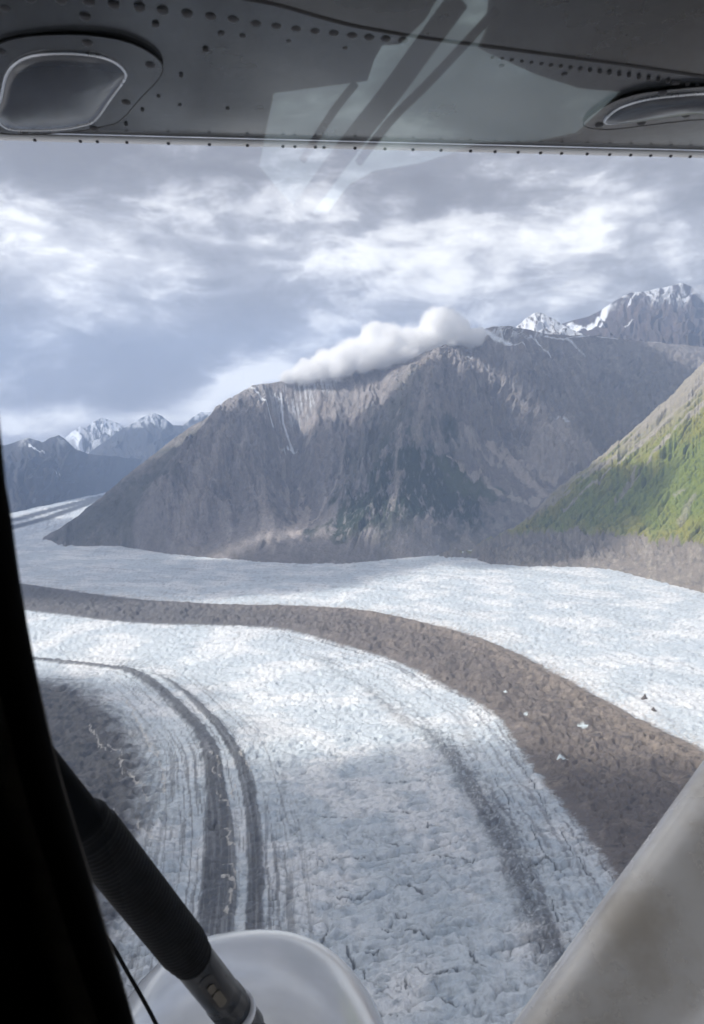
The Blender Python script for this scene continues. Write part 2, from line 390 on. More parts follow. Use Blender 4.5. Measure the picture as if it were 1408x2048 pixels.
MELT = [[(250, 1540), (275, 1562), (290, 1590), (296, 1610)], [(272, 1635), (280, 1655), (298, 1680)], [(300, 1480), (316, 1510), (326, 1540), (330, 1585)],
        [(425, 1510), (440, 1530), (432, 1545), (446, 1562)], [(430, 1590), (445, 1600), (460, 1612)], [(452, 1660), (466, 1668), (455, 1676), (470, 1690)],
        [(442, 1735), (455, 1728), (466, 1748), (448, 1750), (470, 1765), (468, 1795), (455, 1820), (466, 1834)], [(482, 1500), (488, 1520), (500, 1545)],
        [(180, 1450), (205, 1492), (222, 1500)], [(240, 1545), (258, 1552)], [(195, 1480), (235, 1500), (245, 1545)], [(225, 1620), (240, 1632)], [(470, 1570), (462, 1600)],
        [(255, 1400), (290, 1470), (300, 1500), (318, 1508)]]
CREV = [([(779, 1682), (803, 1690), (822, 1695)], 2.4), ([(789, 1769), (818, 1769), (836, 1777), (854, 1784)], 2.4), ([(854, 1784), (886, 1775), (938, 1771)], .9), ([(765, 1849), (783, 1855), (818, 1857), (858, 1863)], 1.7),
        ([(689, 1884), (707, 1914), (725, 1934), (731, 1952)], 1.7), ([(655, 1855), (645, 1878), (641, 1894)], 1.5), ([(739, 2010), (763, 2024), (795, 2034)], 1.5), ([(727, 1906), (748, 1902), (771, 1894)], 1.2), ([(1057, 1731), (1080, 1722), (1095, 1713)], 1.5),
        ([(940, 1902), (954, 1924), (970, 1934)], 1.3), ([(691, 1966), (711, 1990)], 1.3), ([(811, 1960), (813, 1978)], 1.3), ([(627, 1938), (659, 1906)], 1.1), ([(790, 1822), (800, 1829), (812, 1824)], 2.2), ([(854, 1644), (856, 1660)], 1.8),
        ([(731, 1616), (800, 1626), (898, 1624)], .9), ([(719, 1682), (779, 1682)], 1.0), ([(826, 1715), (900, 1712), (978, 1719)], 1.0), ([(640, 1720), (690, 1716), (740, 1712)], .9), ([(620, 1772), (660, 1768), (700, 1774)], .9), ([(700, 1560), (770, 1566), (850, 1560)], .9),
        ([(590, 1640), (640, 1634), (700, 1640)], .9), ([(880, 1990), (910, 2010), (940, 2006)], 1.1), ([(830, 1935), (870, 1945), (920, 1935)], 1.0), ([(640, 1890), (628, 1920)], 1.0), ([(750, 1780), (700, 1792), (660, 1790)], .8), ([(860, 1690), (930, 1684), (985, 1694)], .9),
        ([(985, 1560), (1010, 1590), (1020, 1620)], 1.0), ([(1010, 1500), (1060, 1560), (1100, 1640)], 1.0), ([(1060, 1650), (1085, 1700), (1140, 1760)], 1.0), ([(1120, 1660), (1150, 1710), (1190, 1760)], 1.1), ([(1100, 1790), (1120, 1840), (1160, 1830)], 1.0), ([(560, 1890), (580, 1900), (600, 1930)], 1.1)]
make_glacier()

# debris cones standing on the white ice beyond the great moraine
def debris_cone(px, py, rad, hgt, seed, label):
    g = on_ice([(px, py)])[0]; rg = random.Random(seed); bm = bmesh.new(); rings = []
    for i in range(9):
        t = i / 8; ring = []
        for k in range(18):
            a = 2 * math.pi * k / 18; w = 1 + .22 * math.sin(a * 2 + seed) + .12 * rg.uniform(-1, 1)
            ring.append(bm.verts.new((rad * (1 - t) ** 1.25 * w * math.cos(a) + t * hgt * .15, rad * (1 - t) ** 1.25 * w * math.sin(a), hgt * t * (1 + .08 * rg.uniform(-1, 1)) - 1.5)))
        rings.append(ring)
    for A, B in zip(rings[:-1], rings[1:]):
        for k in range(18): bm.faces.new((A[k], A[(k + 1) % 18], B[(k + 1) % 18], B[k]))
    bm.faces.new(rings[0][::-1]); bmesh.ops.recalc_face_normals(bm, faces=bm.faces)
    me = bpy.data.meshes.new('debris_cone'); bm.to_mesh(me); bm.free()
    m = bpy.data.materials.get('debris_gravel')
    if not m:
        m = bpy.data.materials.new('debris_gravel'); m.use_nodes = True; T = NT(m.node_tree)
        n = T.noise(T.n('ShaderNodeTexCoord').outputs['Object'], .5, 6, .65)
        bs = T.n('ShaderNodeBsdfPrincipled', {'Base Color': T.mix(n, (.07, .062, .055), (.20, .17, .15)), 'Roughness': .95, 'Normal': T.n('ShaderNodeBump', {'Strength': .8, 'Distance': .8, 'Height': n}).outputs[0]})
        T.n('ShaderNodeOutputMaterial', {0: bs.outputs[0]})
    o = link('debris_cone', me, m); o.location = (g[0], g[1], -H); tag(o, label, 'debris cone', 'debris cones on the ice')
debris_cone(1288, 1398, 8, 15, 1, 'larger dark gravel cone on white ice beside the great moraine')
debris_cone(1306, 1420, 6, 9, 2, 'smaller dark gravel cone on white ice nearest the moraine edge')

# ------------------------------------------------------------------ mountains
def ctrl(pts):
    """(px, py, range) -> azimuth, ground range, height"""
    P = np.asarray(pts, float); d = unproj(P[:, 0], P[:, 1])
    k = P[:, 2] / d[:, 1]
    return np.arctan2(d[:, 0], d[:, 1]), np.hypot(d[:, 0], d[:, 1]) * k, d[:, 2] * k
def ice_ctrl(pts):
    g = on_ice(pts); return np.arctan2(g[:, 0], g[:, 1]), np.hypot(g[:, 0], g[:, 1])
def pchip(x, xp, fp):
    """smooth monotone-ish interpolation: linear interpolation blurred a little"""
    xp = np.asarray(xp); o = np.argsort(xp)
    return np.interp(x, xp[o], np.asarray(fp)[o])

def face(name, ridge, base, nphi, nt, px0, px1, back=0.5, prof=(0.9, 0.1), relief=None, colour=None, mat=None, zb=-H - 25, jag=0.0, jseed=3, label=None):
    ra, rr, rz = ctrl(ridge)
    ba, br = base
    a0, a1 = math.atan2((px0 - CX) / F_PX, 1), math.atan2((px1 - CX) / F_PX, 1)
    phi = np.linspace(a0, a1, nphi)
    Rr = pchip(phi, ra, rr); Rz = pchip(phi, ra, rz); Rb = pchip(phi, ba, br) - 20
    pxl = CX + F_PX * np.tan(phi)
    if jag: Rz = Rz + jag * fbm(pxl / 26, pxl * 0 + .3, 5, jseed, .6)
    Rr = np.maximum(Rr, Rb + 60)
    t = np.concatenate([np.linspace(0, 1, nt), 1 + np.linspace(0, 1, max(12, nt // 8))[1:] ** 1.3 * back])
    Tt, PH = np.meshgrid(t, phi, indexing='ij')
    R = Rb + (Rr - Rb) * Tt
    tc = np.clip(Tt, 0, 1)
    g = prof[0] * tc + prof[1] * tc ** 2
    Z = zb + (Rz - zb) * g
    bt = np.clip(Tt - 1, 0, None)
    Z = Z - bt * (Rz - zb) * .95
    X = R * np.sin(PH); Y = R * np.cos(PH)
    PX, PY = px_of(X, Y, Z)
    env = np.sin(np.clip(Tt, 0, 1) * np.pi) ** .7
    ctx = dict(X=X, Y=Y, Z=Z, T=Tt, PX=PX, PY=PY, env=env, R=R, PH=PH)
    if relief is not None:
        dz = relief(ctx); Z = Z + dz; ctx['Z'] = Z; ctx['dz'] = dz
    C = colour(ctx)
    o = grid_mesh(name, X, Y, Z, C, mat)
    tag(o, label, kind='structure')
    return o

def pl(ctx, pts, w):
    """soft mask round a polyline given on the face"""
    d, a = dist_line(ctx['PX'].astype(np.float32), ctx['PY'].astype(np.float32), smooth_poly(pts, 24))
    return np.exp(-(d / w) ** 2)
def plt(ctx, pts, w0, w1, nz=0, wig=0):
    """tapering streak along a polyline: w0 at the start, w1 at the end"""
    L = smooth_poly(pts, 24)
    d, a = dist_line((ctx['PX'] + wig).astype(np.float32), (ctx['PY']).astype(np.float32), L)
    n = np.sum(np.hypot(*(L[1:] - L[:-1]).T)); w = w0 + (w1 - w0) * a / n
    return sstep(w - np.abs(d) + nz, 0, 1 + .5 * w)
def inside(ctx, poly, nz=0, soft=8):
    """soft polygon mask, noise wobbled edge"""
    P = np.asarray(poly, float); x, y = ctx['PX'], ctx['PY']
    ins = np.zeros(x.shape, bool)
    for i in range(len(P)):
        (x0, y0), (x1, y1) = P[i - 1], P[i]
        if y0 == y1: continue
        c = ((y0 > y) != (y1 > y)) & (x < (x1 - x0) * (y - y0) / (y1 - y0) + x0); ins ^= c
    d, _ = dist_line(x.astype(np.float32), y.astype(np.float32), np.vstack([P, P[:1]]))
    d = np.where(ins, np.abs(d), -np.abs(d))
    return sstep(d + nz, -soft, soft)

BIG_RIDGE = [(-40, 1101, 4600), (40, 1098, 4600), (70, 1088, 4650), (95, 1072, 4750), (130, 1050, 4850), (180, 1013, 5000), (240, 962, 5200), (300, 915, 5350), (360, 868, 5500), (420, 831, 5650),
             (455, 812, 5750), (480, 795, 5800), (505, 776, 5850), (525, 768, 5900), (560, 762, 5950), (600, 757, 6000), (650, 752, 6000), (700, 741, 5980), (760, 728, 5950), (830, 712, 5880),
             (880, 698, 5850), (930, 680, 6000), (962, 661, 6150), (985, 655, 6250), (1015, 652, 6350), (1045, 657, 6400), (1100, 668, 6500), (1150, 672, 6600), (1180, 670, 6700), (1250, 678, 6900), (1320, 686, 7050), (1408, 694, 7200), (1560, 705, 7400), (1800, 720, 7600)]
BIG_BASE = [(-40, 1100), (75, 1098), (240, 1094), (330, 1108), (440, 1121), (600, 1131), (720, 1125), (870, 1113), (960, 1100), (1060, 1085), (1160, 1080), (1300, 1080), (1800, 1080)]

def big_relief(c):
    PX, PY, T, env = c['PX'], c['PY'], c['T'], c['env']
    w = fbm(PX / 150, PY / 150, 3, 101)
    # down-slope direction leans right on the right part and left on the far left
    lean = np.interp(PX, [0, 300, 500, 700, 880, 1000, 1150, 1408], [-.7, -.5, -.15, -.28, -.12, .35, .6, .6])
    q = PX - lean * (PY - 900)
    g1 = ridged(q / 120 + w * .6, PY / 420 + w * .3, 4, 103, .55)
    qa, qb = PX - (lean - .5) * (PY - 900), PX - (lean + .5) * (PY - 900)
    g2 = 1.12 - np.maximum(ridged(qa / 46 + w * .7, PY / 95, 4, 105, .55), ridged(qb / 46 + w * .7, PY / 95, 4, 106, .55))
    g3 = fbm(PX / 14, PY / 14, 4, 107, .6)
    amp = np.interp(PX, [60, 280, 420, 1408], [.25, .5, 1, 1])
    dz = env * amp * ((g1 - .55) * 190 + (g2 - .35) * 95 + g3 * 24)
    rough = sstep(fbm(PX / 120, PY / 90, 3, 109), -.1, .4) * sstep(PX, 700, 820)
    dz += env * rough * (ridged(PX / 22 + g3 * .2, PY / 26, 4, 111) - .5) * 95
    for pts, w_, a in (([(880, 705), (862, 800), (830, 930), (800, 1080)], 70, 240), ([(500, 785), (455, 860), (400, 960), (300, 1085)], 50, 250),
                       ([(590, 775), (600, 880), (605, 1000), (600, 1090)], 56, -280), ([(720, 760), (690, 880), (640, 980), (610, 1030)], 34, -120),
                       ([(700, 1000), (720, 1100)], 60, 60), ([(960, 680), (1000, 800), (1060, 920), (1085, 990)], 40, -70), ([(900, 930), (960, 980), (1010, 1040)], 26, -55),
                       ([(1010, 665), (1060, 760), (1120, 850)], 40, 80), ([(1140, 680), (1180, 780), (1200, 860)], 46, -80), ([(940, 760), (960, 850), (930, 910)], 26, 60),
                       ([(180, 1030), (230, 1090)], 40, 30)):
        dz += pl(c, pts, w_) * a * env
    # gorge running out to the right
    dz -= pl(c, [(1110, 960), (1060, 1010), (980, 1080)], 26) * 90
    # toe kept low near the ice
    return np.where(dz < 0, dz * sstep(T, .05, .62), dz * sstep(T, .0, .10))
def big_colour(c):
    PX, PY, T = c['PX'], c['PY'], c['T']
    n1 = fbm(PX / 60, PY / 60, 5, 121); n2 = fbm(PX / 15, PY / 15, 4, 123, .6); w = fbm(PX / 150, PY / 150, 3, 101)
    lean = np.interp(PX, [0, 300, 500, 700, 880, 1000, 1150, 1408], [-.7, -.5, -.15, -.28, -.12, .35, .6, .6])
    st = fbm((PX - lean * (PY - 900)) / 14 + w * 1.5, PY / 55, 5, 125, .6)
    C = np.empty(PX.shape + (3,), np.float32); C[:] = (.25, .228, .222)
    n4 = fbm(PX / 5, PY / 5, 3, 129, .6)
    C = lerp3(C, (.345, .31, .295), sstep(st + .4 * n1 + .4 * n4, -.1, .9))
    C = lerp3(C, (.11, .105, .11), sstep(n4 + n2 * .6, .25, 1.0) * .6)
    C = lerp3(C, (.13, .125, .13), sstep(n1 + n2 * .5, .15, .9) * .7)
    C = lerp3(C, (.24, .20, .175), sstep(fbm(PX / 40, PY / 70, 4, 127), .25, .8) * .5 * sstep(PY, 1150, 700))
    # upper rock darker brown grey
    # dark scrub: left spur, lower middle
    C = lerp3(C, (.085, .088, .068), inside(c, [(60, 1100), (100, 1060), (260, 955), (420, 840), (330, 1000), (250, 1100)], n1 * 25 + n2 * 12, 30) * .75)
    vg = inside(c, [(640, 1045), (690, 985), (760, 940), (880, 925), (960, 960), (1000, 1000), (940, 1060), (830, 1085), (740, 1095), (660, 1080)], n1 * 40 + n2 * 14, 26)
    C = lerp3(C, (.028, .044, .028), vg * sstep(n2 + n1 * .5 + n4 * .5, -1.0, .1) * .97)
    C = lerp3(C, (.085, .105, .055), inside(c, [(880, 965), (940, 955), (1000, 975), (985, 1000), (900, 1000)], n2 * 10, 10) * .8)
    C = lerp3(C, (.10, .105, .075), inside(c, [(690, 900), (800, 800), (850, 830), (800, 930), (700, 960)], n1 * 40 + n2 * 20, 40) * .6)
    # pale scree
    for pts, w0, w1, k in (([(600, 900), (606, 960), (603, 1020), (590, 1050)], 6, 26, .8), ([(560, 850), (580, 940), (600, 1010)], 4, 9, .6), ([(700, 880), (650, 970), (612, 1020)], 3, 10, .7), ([(800, 860), (790, 960), (785, 1060)], 3, 7, .5),
                           ([(870, 760), (850, 850), (830, 960)], 6, 12, .45), ([(980, 890), (1030, 935), (1085, 975), (1070, 1000)], 8, 14, 1.), ([(900, 940), (960, 955), (1000, 985), (1050, 1000)], 8, 6, .9),
                           ([(1000, 895), (1060, 930), (1110, 950)], 7, 6, .8), ([(930, 905), (1000, 925), (1060, 965)], 6, 6, .7), ([(460, 900), (420, 980), (360, 1080)], 6, 18, .35), ([(520, 900), (530, 1000), (540, 1090)], 4, 14, .4)):
        C = lerp3(C, (.48, .42, .385), plt(c, pts, w0, w1, n2 * 6 + st * 4, n1 * 8) * k)
    C = lerp3(C, (.47, .42, .39), inside(c, [(1030, 890), (1080, 860), (1150, 870), (1210, 900), (1180, 930), (1120, 945), (1060, 930)], n1 * 16 + n2 * 8, 12) * .8)
    C = lerp3(C, (.27, .24, .22), inside(c, [(1120, 850), (1180, 810), (1300, 790), (1260, 870), (1200, 890)], n1 * 22 + n2 * 8, 20) * .6)
    # trimline of bare till above the ice
    C = lerp3(C, (.215, .195, .18), (1 - sstep(T, .05, .13)) * sstep(PX, 230, 330) * sstep(n2, -.7, .3) * .85)
    # snow: streaks below the left crest, gullies at the right crest
    sn = sstep(fbm((PX - .25 * (PY - 780)) / 4.5, PY / 45, 3, 131) + n2 * .35, -.05, .5) * sstep(PY, 838, 775)
    top = inside(c, [(490, 815), (500, 782), (530, 758), (600, 750), (690, 735), (665, 775), (620, 800), (590, 800), (560, 838), (530, 835)], n1 * 14, 9)
    C = lerp3(C, (.74, .77, .82), top * sn * .5)
    for pts, w0, w1, k in (([(495, 792), (520, 812), (545, 833)], 4, 3, .8), ([(560, 775), (567, 810), (586, 836)], 2, 3, .9), ([(575, 836), (592, 838)], 3, 3, 1), ([(515, 850), (530, 853)], 2, 1.5, .8), ([(565, 850), (574, 856)], 2, 1, .6),
                           ([(964, 662), (990, 680), (1020, 698), (1052, 714)], 9, 2.2, 1.), ([(1000, 660), (1008, 690)], 5, 2, .8), ([(1060, 672), (1082, 692), (1103, 710)], 2.5, 2, .9), ([(1132, 676), (1150, 690), (1170, 713)], 2.2, 1.4, .9),
                           ([(930, 695), (950, 712)], 2, 1.5, .7), ([(935, 722), (945, 728)], 2, 1.5, .8), ([(968, 738), (976, 744)], 2, 1.5, .8), ([(920, 745), (928, 750)], 2, 1.2, .6), ([(1090, 673), (1130, 676), (1180, 671)], 2.2, 1.6, .9), ([(1195, 674), (1235, 678)], 1.5, 1.5, .8), ([(1110, 856), (1140, 868)], 2.5, 2, .6), ([(1240, 664), (1270, 676), (1322, 684)], 4, 2.5, 1)):
        C = lerp3(C, (.82, .85, .90), plt(c, pts, w0, w1, n2 * 1.2, n1 * 2) * k)
    C = lerp3(C, (.70, .73, .78), inside(c, [(960, 655), (1050, 650), (1100, 668), (1040, 685), (990, 690)], n1 * 8, 6) * sstep(fbm((PX + .5 * PY) / 6, (PY - .3 * PX) / 40, 3, 133), .0, .35) * .7)
    return C
face('mountain', BIG_RIDGE, ice_ctrl(BIG_BASE), 900, 380, -40, 1560, .5, (.86, .14), big_relief, big_colour, M_ROCK, jag=7, label='broad grey rock mountain with snow streaked crest across the glacier')

# --- green slope on the right with the bare lateral moraine wall at its foot
GR_RIDGE = [(880, 1122, 3980), (930, 1112, 3990), (960, 1098, 4020), (1000, 1072, 4060), (1045, 1045, 4110), (1065, 1028, 4140), (1085, 1003, 4200), (1120, 974, 4270), (1180, 930, 4350), (1240, 880, 4430), (1300, 830, 4480), (1350, 785, 4540), (1408, 722, 4600), (1480, 650, 4650), (1600, 560, 4700), (1800, 480, 4700)]
GR_BASE = [(860, 1114), (915, 1118), (960, 1128), (1050, 1133), (1150, 1134), (1220, 1141), (1300, 1161), (1408, 1188), (1560, 1240), (1800, 1340)]
def green_relief(c):
    PX, PY, T, env = c['PX'], c['PY'], c['T'], c['env']
    wallt = wall_t(c)
    ws = 1 - sstep(T, wallt * .96, wallt * 1.04)
    # steep wall, then a short bench
    lift = np.where(T < wallt, np.sin(np.clip(T / wallt, 0, 1) * np.pi / 2) ** .8 - T / wallt, 0) * 0
    w = fbm(PX / 90, PY / 90, 3, 201)
    q = PX + (PY - 1000) * .95                     # gullies lean down to the left
    g1 = ridged(q / 60 + w * .35, PY / 420, 3, 203); g2 = ridged(q / 21 + w * .5, PY / 120, 4, 205); g3 = fbm(PX / 7, PY / 7, 4, 207, .6)
    up = 1 - ws
    dz = env * up * (-(g1 ** 4) * 120 - (g2 ** 4) * 75 + g3 * 8 + 60)
    dz = dz + 26 * np.exp(-((T - wallt) / .05) ** 2)
    qq = PX + (PY - 1100) * .25
    fl = ridged(qq / 26 + w * 1.2 + fbm(PX / 18, PY / 18, 3, 215) * .35, PY / 50, 4, 209)
    dz += ws * sstep(T, .03, .2) * (-(fl ** 2) * 26 + g3 * 9 + fbm(PX / 40, PY / 22, 4, 211) * 24 + 14)
    return dz * sstep(T, 0, .07)
def wall_t(c):
    return np.interp(c['PX'], [900, 1000, 1080, 1180, 1300, 1408, 1600], [.9, .75, .46, .25, .17, .15, .14]) + .012 * fbm(c['PX'] / 40, c['PX'] * 0, 3, 213)
def green_colour(c):
    PX, PY, T = c['PX'], c['PY'], c['T']
    n1 = fbm(PX / 45, PY / 45, 5, 221); n2 = fbm(PX / 9, PY / 9, 4, 223, .6); w = fbm(PX / 90, PY / 90, 3, 201)
    q = PX + (PY - 1000) * .95
    st = fbm(q / 9 + w * .6, PY / 130, 4, 225)
    C = np.empty(PX.shape + (3,), np.float32); C[:] = (.235, .225, .055)
    C = lerp3(C, (.255, .235, .09), sstep(n1, -.2, .6) * .8)
    C = lerp3(C, (.15, .19, .038), inside(c, [(1100, 1060), (1180, 980), (1280, 920), (1420, 870), (1600, 900), (1600, 1060)], n1 * 45, 40) * .85)
    C = lerp3(C, (.055, .09, .026), sstep(n2 + st * .5, .2, .9) * .7)
    # bare pale rock along the crest and in chutes
    dr, _ = dist_line(PX.astype(np.float32), PY.astype(np.float32), np.array([(1000, 1075), (1065, 1030), (1120, 976), (1240, 881), (1408, 722), (1600, 560)], float))
    dr = np.abs(dr)
    C = lerp3(C, (.31, .275, .235), (1 - sstep(dr + st * 16 + n1 * 10, -6 + np.clip(PX - 1200, 0, 300) * .20, 22 + np.clip(PX - 1150, 0, 300) * .22)) * .9)
    for pts, w0, w1, k in (([(1405, 770), (1330, 850), (1250, 925), (1180, 985), (1130, 1030)], 5, 3, .9), ([(1420, 800), (1340, 880), (1290, 935), (1255, 985)], 5, 4, .9), ([(1345, 845), (1270, 900), (1160, 960), (1100, 1010)], 3, 4, .8), ([(1210, 935), (1150, 985), (1100, 1020)], 3, 4, .7), ([(1270, 940), (1245, 1000), (1230, 1010)], 6, 5, .8), ([(1230, 920), (1170, 960)], 4, 3, .8), ([(1350, 1010), (1365, 1000)], 5, 4, .6), ([(1385, 1010), (1360, 1060)], 8, 10, .5)):
        C = lerp3(C, (.33, .295, .25), plt(c, pts, w0, w1, n2 * 2 + st * 2, n1 * 5) * k)
    ws = 1 - sstep(T + n2 * .012 + n1 * .01, wall_t(c) * .98, wall_t(c) * 1.03)
    W = np.empty(PX.shape + (3,), np.float32); W[:] = (.215, .185, .155)
    W = lerp3(W, (.30, .265, .22), sstep(n2 + n1 * .4, -.1, .8)); W = lerp3(W, (.12, .108, .10), sstep(fbm(PX / 14, PY / 9, 4, 227), .1, .8) * .7)
    C = C + (W - C) * ws[..., None]
    return C
face('hillside', GR_RIDGE, ice_ctrl(GR_BASE), 520, 420, 880, 1640, .4, (1.0, .0), green_relief, green_colour, M_GREEN, jag=11, label='steep green hillside with bare gullied moraine wall at its foot')

# --- peaks behind
def far_relief(seed, amp):
    def f(c):
        PX, PY, env = c['PX'], c['PY'], c['env']
        w = fbm(PX / 60, PY / 60, 3, seed)
        return env * amp * ((ridged((PX + .35 * PY) / 55 + w * .8, PY / 90, 4, seed + 1) - .55) * 5 + (ridged(PX / 16 + w, PY / 40, 4, seed + 2) - .5) * 1.4)
    return f
def far_colour(seed, snowline, rock=(.13, .115, .11), amount=1.0, slope=0.0, patches=()):
    def f(c):
        PX, PY, Z = c['PX'], c['PY'], c['Z']
        n1 = fbm(PX / 40, PY / 40, 4, seed + 5); st = fbm((PX + .3 * PY) / 11, PY / 40, 5, seed + 6, .6); st2 = fbm((PX - .5 * PY) / 9, PY / 14, 4, seed + 8, .6)
        C = np.empty(PX.shape + (3,), np.float32); C[:] = rock
        C = lerp3(C, (rock[0] * 1.5, rock[1] * 1.4, rock[2] * 1.3), sstep(st, -.1, .8))
        line = snowline + slope * (PX - CX)
        k = sstep(line - PY + n1 * 18, -14, 26)
        C = lerp3(C, (.80, .83, .88), k * sstep(st2 + st * .5 + .3 * k + n1 * .3, -.2, .4) * amount)
        for pts, w0, w1, kk in patches:
            C = lerp3(C, (.84, .87, .92), plt(c, pts, w0, w1, st * 1.5, n1 * 2) * kk)
        return C
    return f
def flat_base(px0, px1, rng):
    a = np.linspace(math.atan2((px0 - CX) / F_PX, 1), math.atan2((px1 - CX) / F_PX, 1), 8); return a, np.full(8, float(rng))
PK1 = [(980, 690, 8300), (1010, 672, 8300), (1035, 652, 8300), (1052, 636, 8300), (1068, 627, 8300), (1076, 624, 8300), (1088, 628, 8300), (1110, 640, 8300), (1135, 655, 8300), (1165, 668, 8300), (1200, 682, 8300)]
face('snowy_peak', PK1, flat_base(960, 1230, 7300), 200, 110, 985, 1195, .5, (1, 0), far_relief(301, 40), far_colour(301, 690, amount=.85), M_FAR, zb=200, jag=6, jseed=8, label='small snow dusted peak behind the right crest')
PK2 = [(1080, 665, 9800), (1120, 648, 9800), (1150, 640, 9800), (1180, 632, 9800), (1205, 618, 9800), (1225, 604, 9800), (1240, 595, 9800), (1262, 586, 9800), (1290, 583, 9800), (1310, 578, 9800), (1340, 572, 9800), (1362, 566, 9800), (1378, 570, 9800), (1395, 580, 9800), (1408, 588, 9800), (1450, 600, 9800), (1520, 640, 9800), (1620, 690, 9800)]
face('high_peak', PK2, flat_base(1060, 1640, 7700), 320, 160, 1085, 1600, .5, (.9, .1), far_relief(311, 55), far_colour(311, 618, (.085, .07, .068), .7, -.02, patches=(([(1140, 652), (1170, 658), (1205, 660)], 9, 6, 1), ([(1215, 612), (1200, 640), (1180, 652)], 10, 6, .9), ([(1270, 588), (1255, 612)], 3, 2, .8), ([(1265, 635), (1250, 650)], 2, 1.5, .8), ([(1340, 590), (1338, 610)], 2, 1.5, .6))), M_FAR, zb=150, jag=9, jseed=12, label='tall brown peak with snow filled gullies at the right edge')
# far left ranges across the other branch of the glacier
FL1 = [(-300, 880, 8700), (-60, 886, 8700), (10, 890, 8700), (40, 881, 8700), (62, 876, 8700), (85, 884, 8700), (100, 876, 8800), (118, 871, 8800), (132, 880, 8800), (150, 897, 8900), (175, 908, 9000), (220, 912, 9100), (260, 918, 9200), (300, 925, 9300), (400, 930, 9400), (600, 930, 9400)]
FLB = [(-300, 1110), (25, 1028), (120, 1006), (218, 984), (300, 966), (450, 945), (600, 940)]
face('dark_ridge', FL1, ice_ctrl([(-300, 1050), (25, 1027), (120, 1005), (218, 984)] ) if 0 else ice_ctrl([(-300, 1075), (25, 1027), (120, 1005), (218, 984), (320, 966), (420, 955)]), 260, 120, -160, 420, .5, (1, 0), far_relief(321, 45), far_colour(321, 880, (.045, .045, .048), .6, patches=(([(60, 893), (80, 908)], 3, 2, 1), ([(65, 900), (90, 912)], 4, 1.5, .8), ([(110, 945), (122, 960)], 1.6, 1.2, .8))), M_FAR, jag=9, jseed=15, label='dark ridge beyond the far branch of the glacier at left')
FL2 = [(60, 905, 13000), (110, 890, 13000), (140, 868, 13000), (160, 852, 13000), (170, 858, 13000), (185, 845, 13000), (205, 836, 13000), (225, 842, 13000), (248, 852, 13000), (270, 875, 13000), (320, 900, 13000), (380, 920, 13000)]
face('snow_peak', FL2, flat_base(40, 400, 11200), 180, 100, 70, 370, .5, (1, 0), far_relief(331, 55), far_colour(331, 885, (.06, .06, .065), .8, patches=(([(150, 870), (160, 895), (175, 908)], 12, 8, 1), ([(175, 908), (200, 895)], 6, 4, 1))), M_FAR, zb=-500, jag=12, jseed=19, label='white snow peak far off at the left edge')
FL3 = [(150, 935, 11500), (185, 900, 11500), (230, 868, 11500), (265, 845, 11500), (290, 831, 11500), (306, 824, 11500), (322, 830, 11500), (345, 850, 11500), (365, 852, 11500), (385, 835, 11500), (402, 824, 11500), (425, 822, 11500), (455, 805, 11500), (490, 785, 11500), (560, 770, 11500), (640, 770, 11500)]
face('blue_range', FL3, flat_base(130, 660, 9900), 260, 120, 150, 620, .5, (1, 0), far_relief(341, 55), far_colour(341, 846, (.045, .046, .05), .7, -.02), M_FAR, zb=-560, jag=12, jseed=23, label='blue hazy range with snow dusted tops left of the rock mountain')
# ------------------------------------------------------------------ clouds and haze
def cloud_material(name, density, aniso=0.35):
    m = bpy.data.materials.new(name); m.use_nodes = True
    T = NT(m.node_tree)
    v = T.n('ShaderNodeVolumeScatter', {'Color': (1, 1, 1, 1), 'Density': density, 'Anisotropy': aniso})
    T.n('ShaderNodeOutputMaterial', {'Volume': v.outputs[0]})
    return m
def puffs_object(name, puffs, voxel, mat, disp=()):
    """one cloud: overlapping puffs fused by a voxel remesh, then billowed"""
    bm = bmesh.new()
    for (p, r) in puffs:
        r = r if hasattr(r, '__len__') else (r, r, r)
        mtx = Matrix.Translation(Vector(p)) @ Matrix.Diagonal((*r, 1))
        bmesh.ops.create_icosphere(bm, subdivisions=3, radius=1, matrix=mtx)
    me = bpy.data.meshes.new(name); bm.to_mesh(me); bm.free()
    o = link(name, me, mat)
    md = o.modifiers.new('fuse', 'REMESH'); md.mode = 'VOXEL'; md.voxel_size = voxel; md.use_smooth_shade = True
    for i, (size, strength) in enumerate(disp):
        tx = bpy.data.textures.new('billow', 'CLOUDS'); tx.noise_scale = size; tx.noise_depth = 3
        dm = o.modifiers.new('billow', 'DISPLACE'); dm.texture = tx; dm.strength = strength; dm.mid_level = .5; dm.texture_coords = 'GLOBAL'
    return o
def at(px, py, rng):
    d = unproj(px, py); return Vector(d * (rng / d[1]))
rnd = random.Random(5)
pf = []
for (px, py, rad, rng) in ((882, 652, 34, 5900), (876, 632, 22, 5900), (748, 668, 22, 5850), (905, 668, 30, 5900), (935, 680, 24, 5950), (850, 680, 28, 5880), (815, 690, 34, 5880), (780, 680, 30, 5850), (750, 680, 26, 5850), (760, 705, 30, 5820), (715, 705, 28, 5820),
                           (690, 722, 30, 5830), (650, 730, 28, 5850), (620, 742, 22, 5880), (730, 720, 26, 5800), (950, 672, 18, 5980), (800, 705, 26, 5820), (670, 735, 24, 5830), (600, 750, 17, 5900), (575, 755, 14, 5930)):
    r = rad * rng / F_PX; pf.append((at(px, py, rng), (r * 1.2, r * 1.3, r * 1.05)))
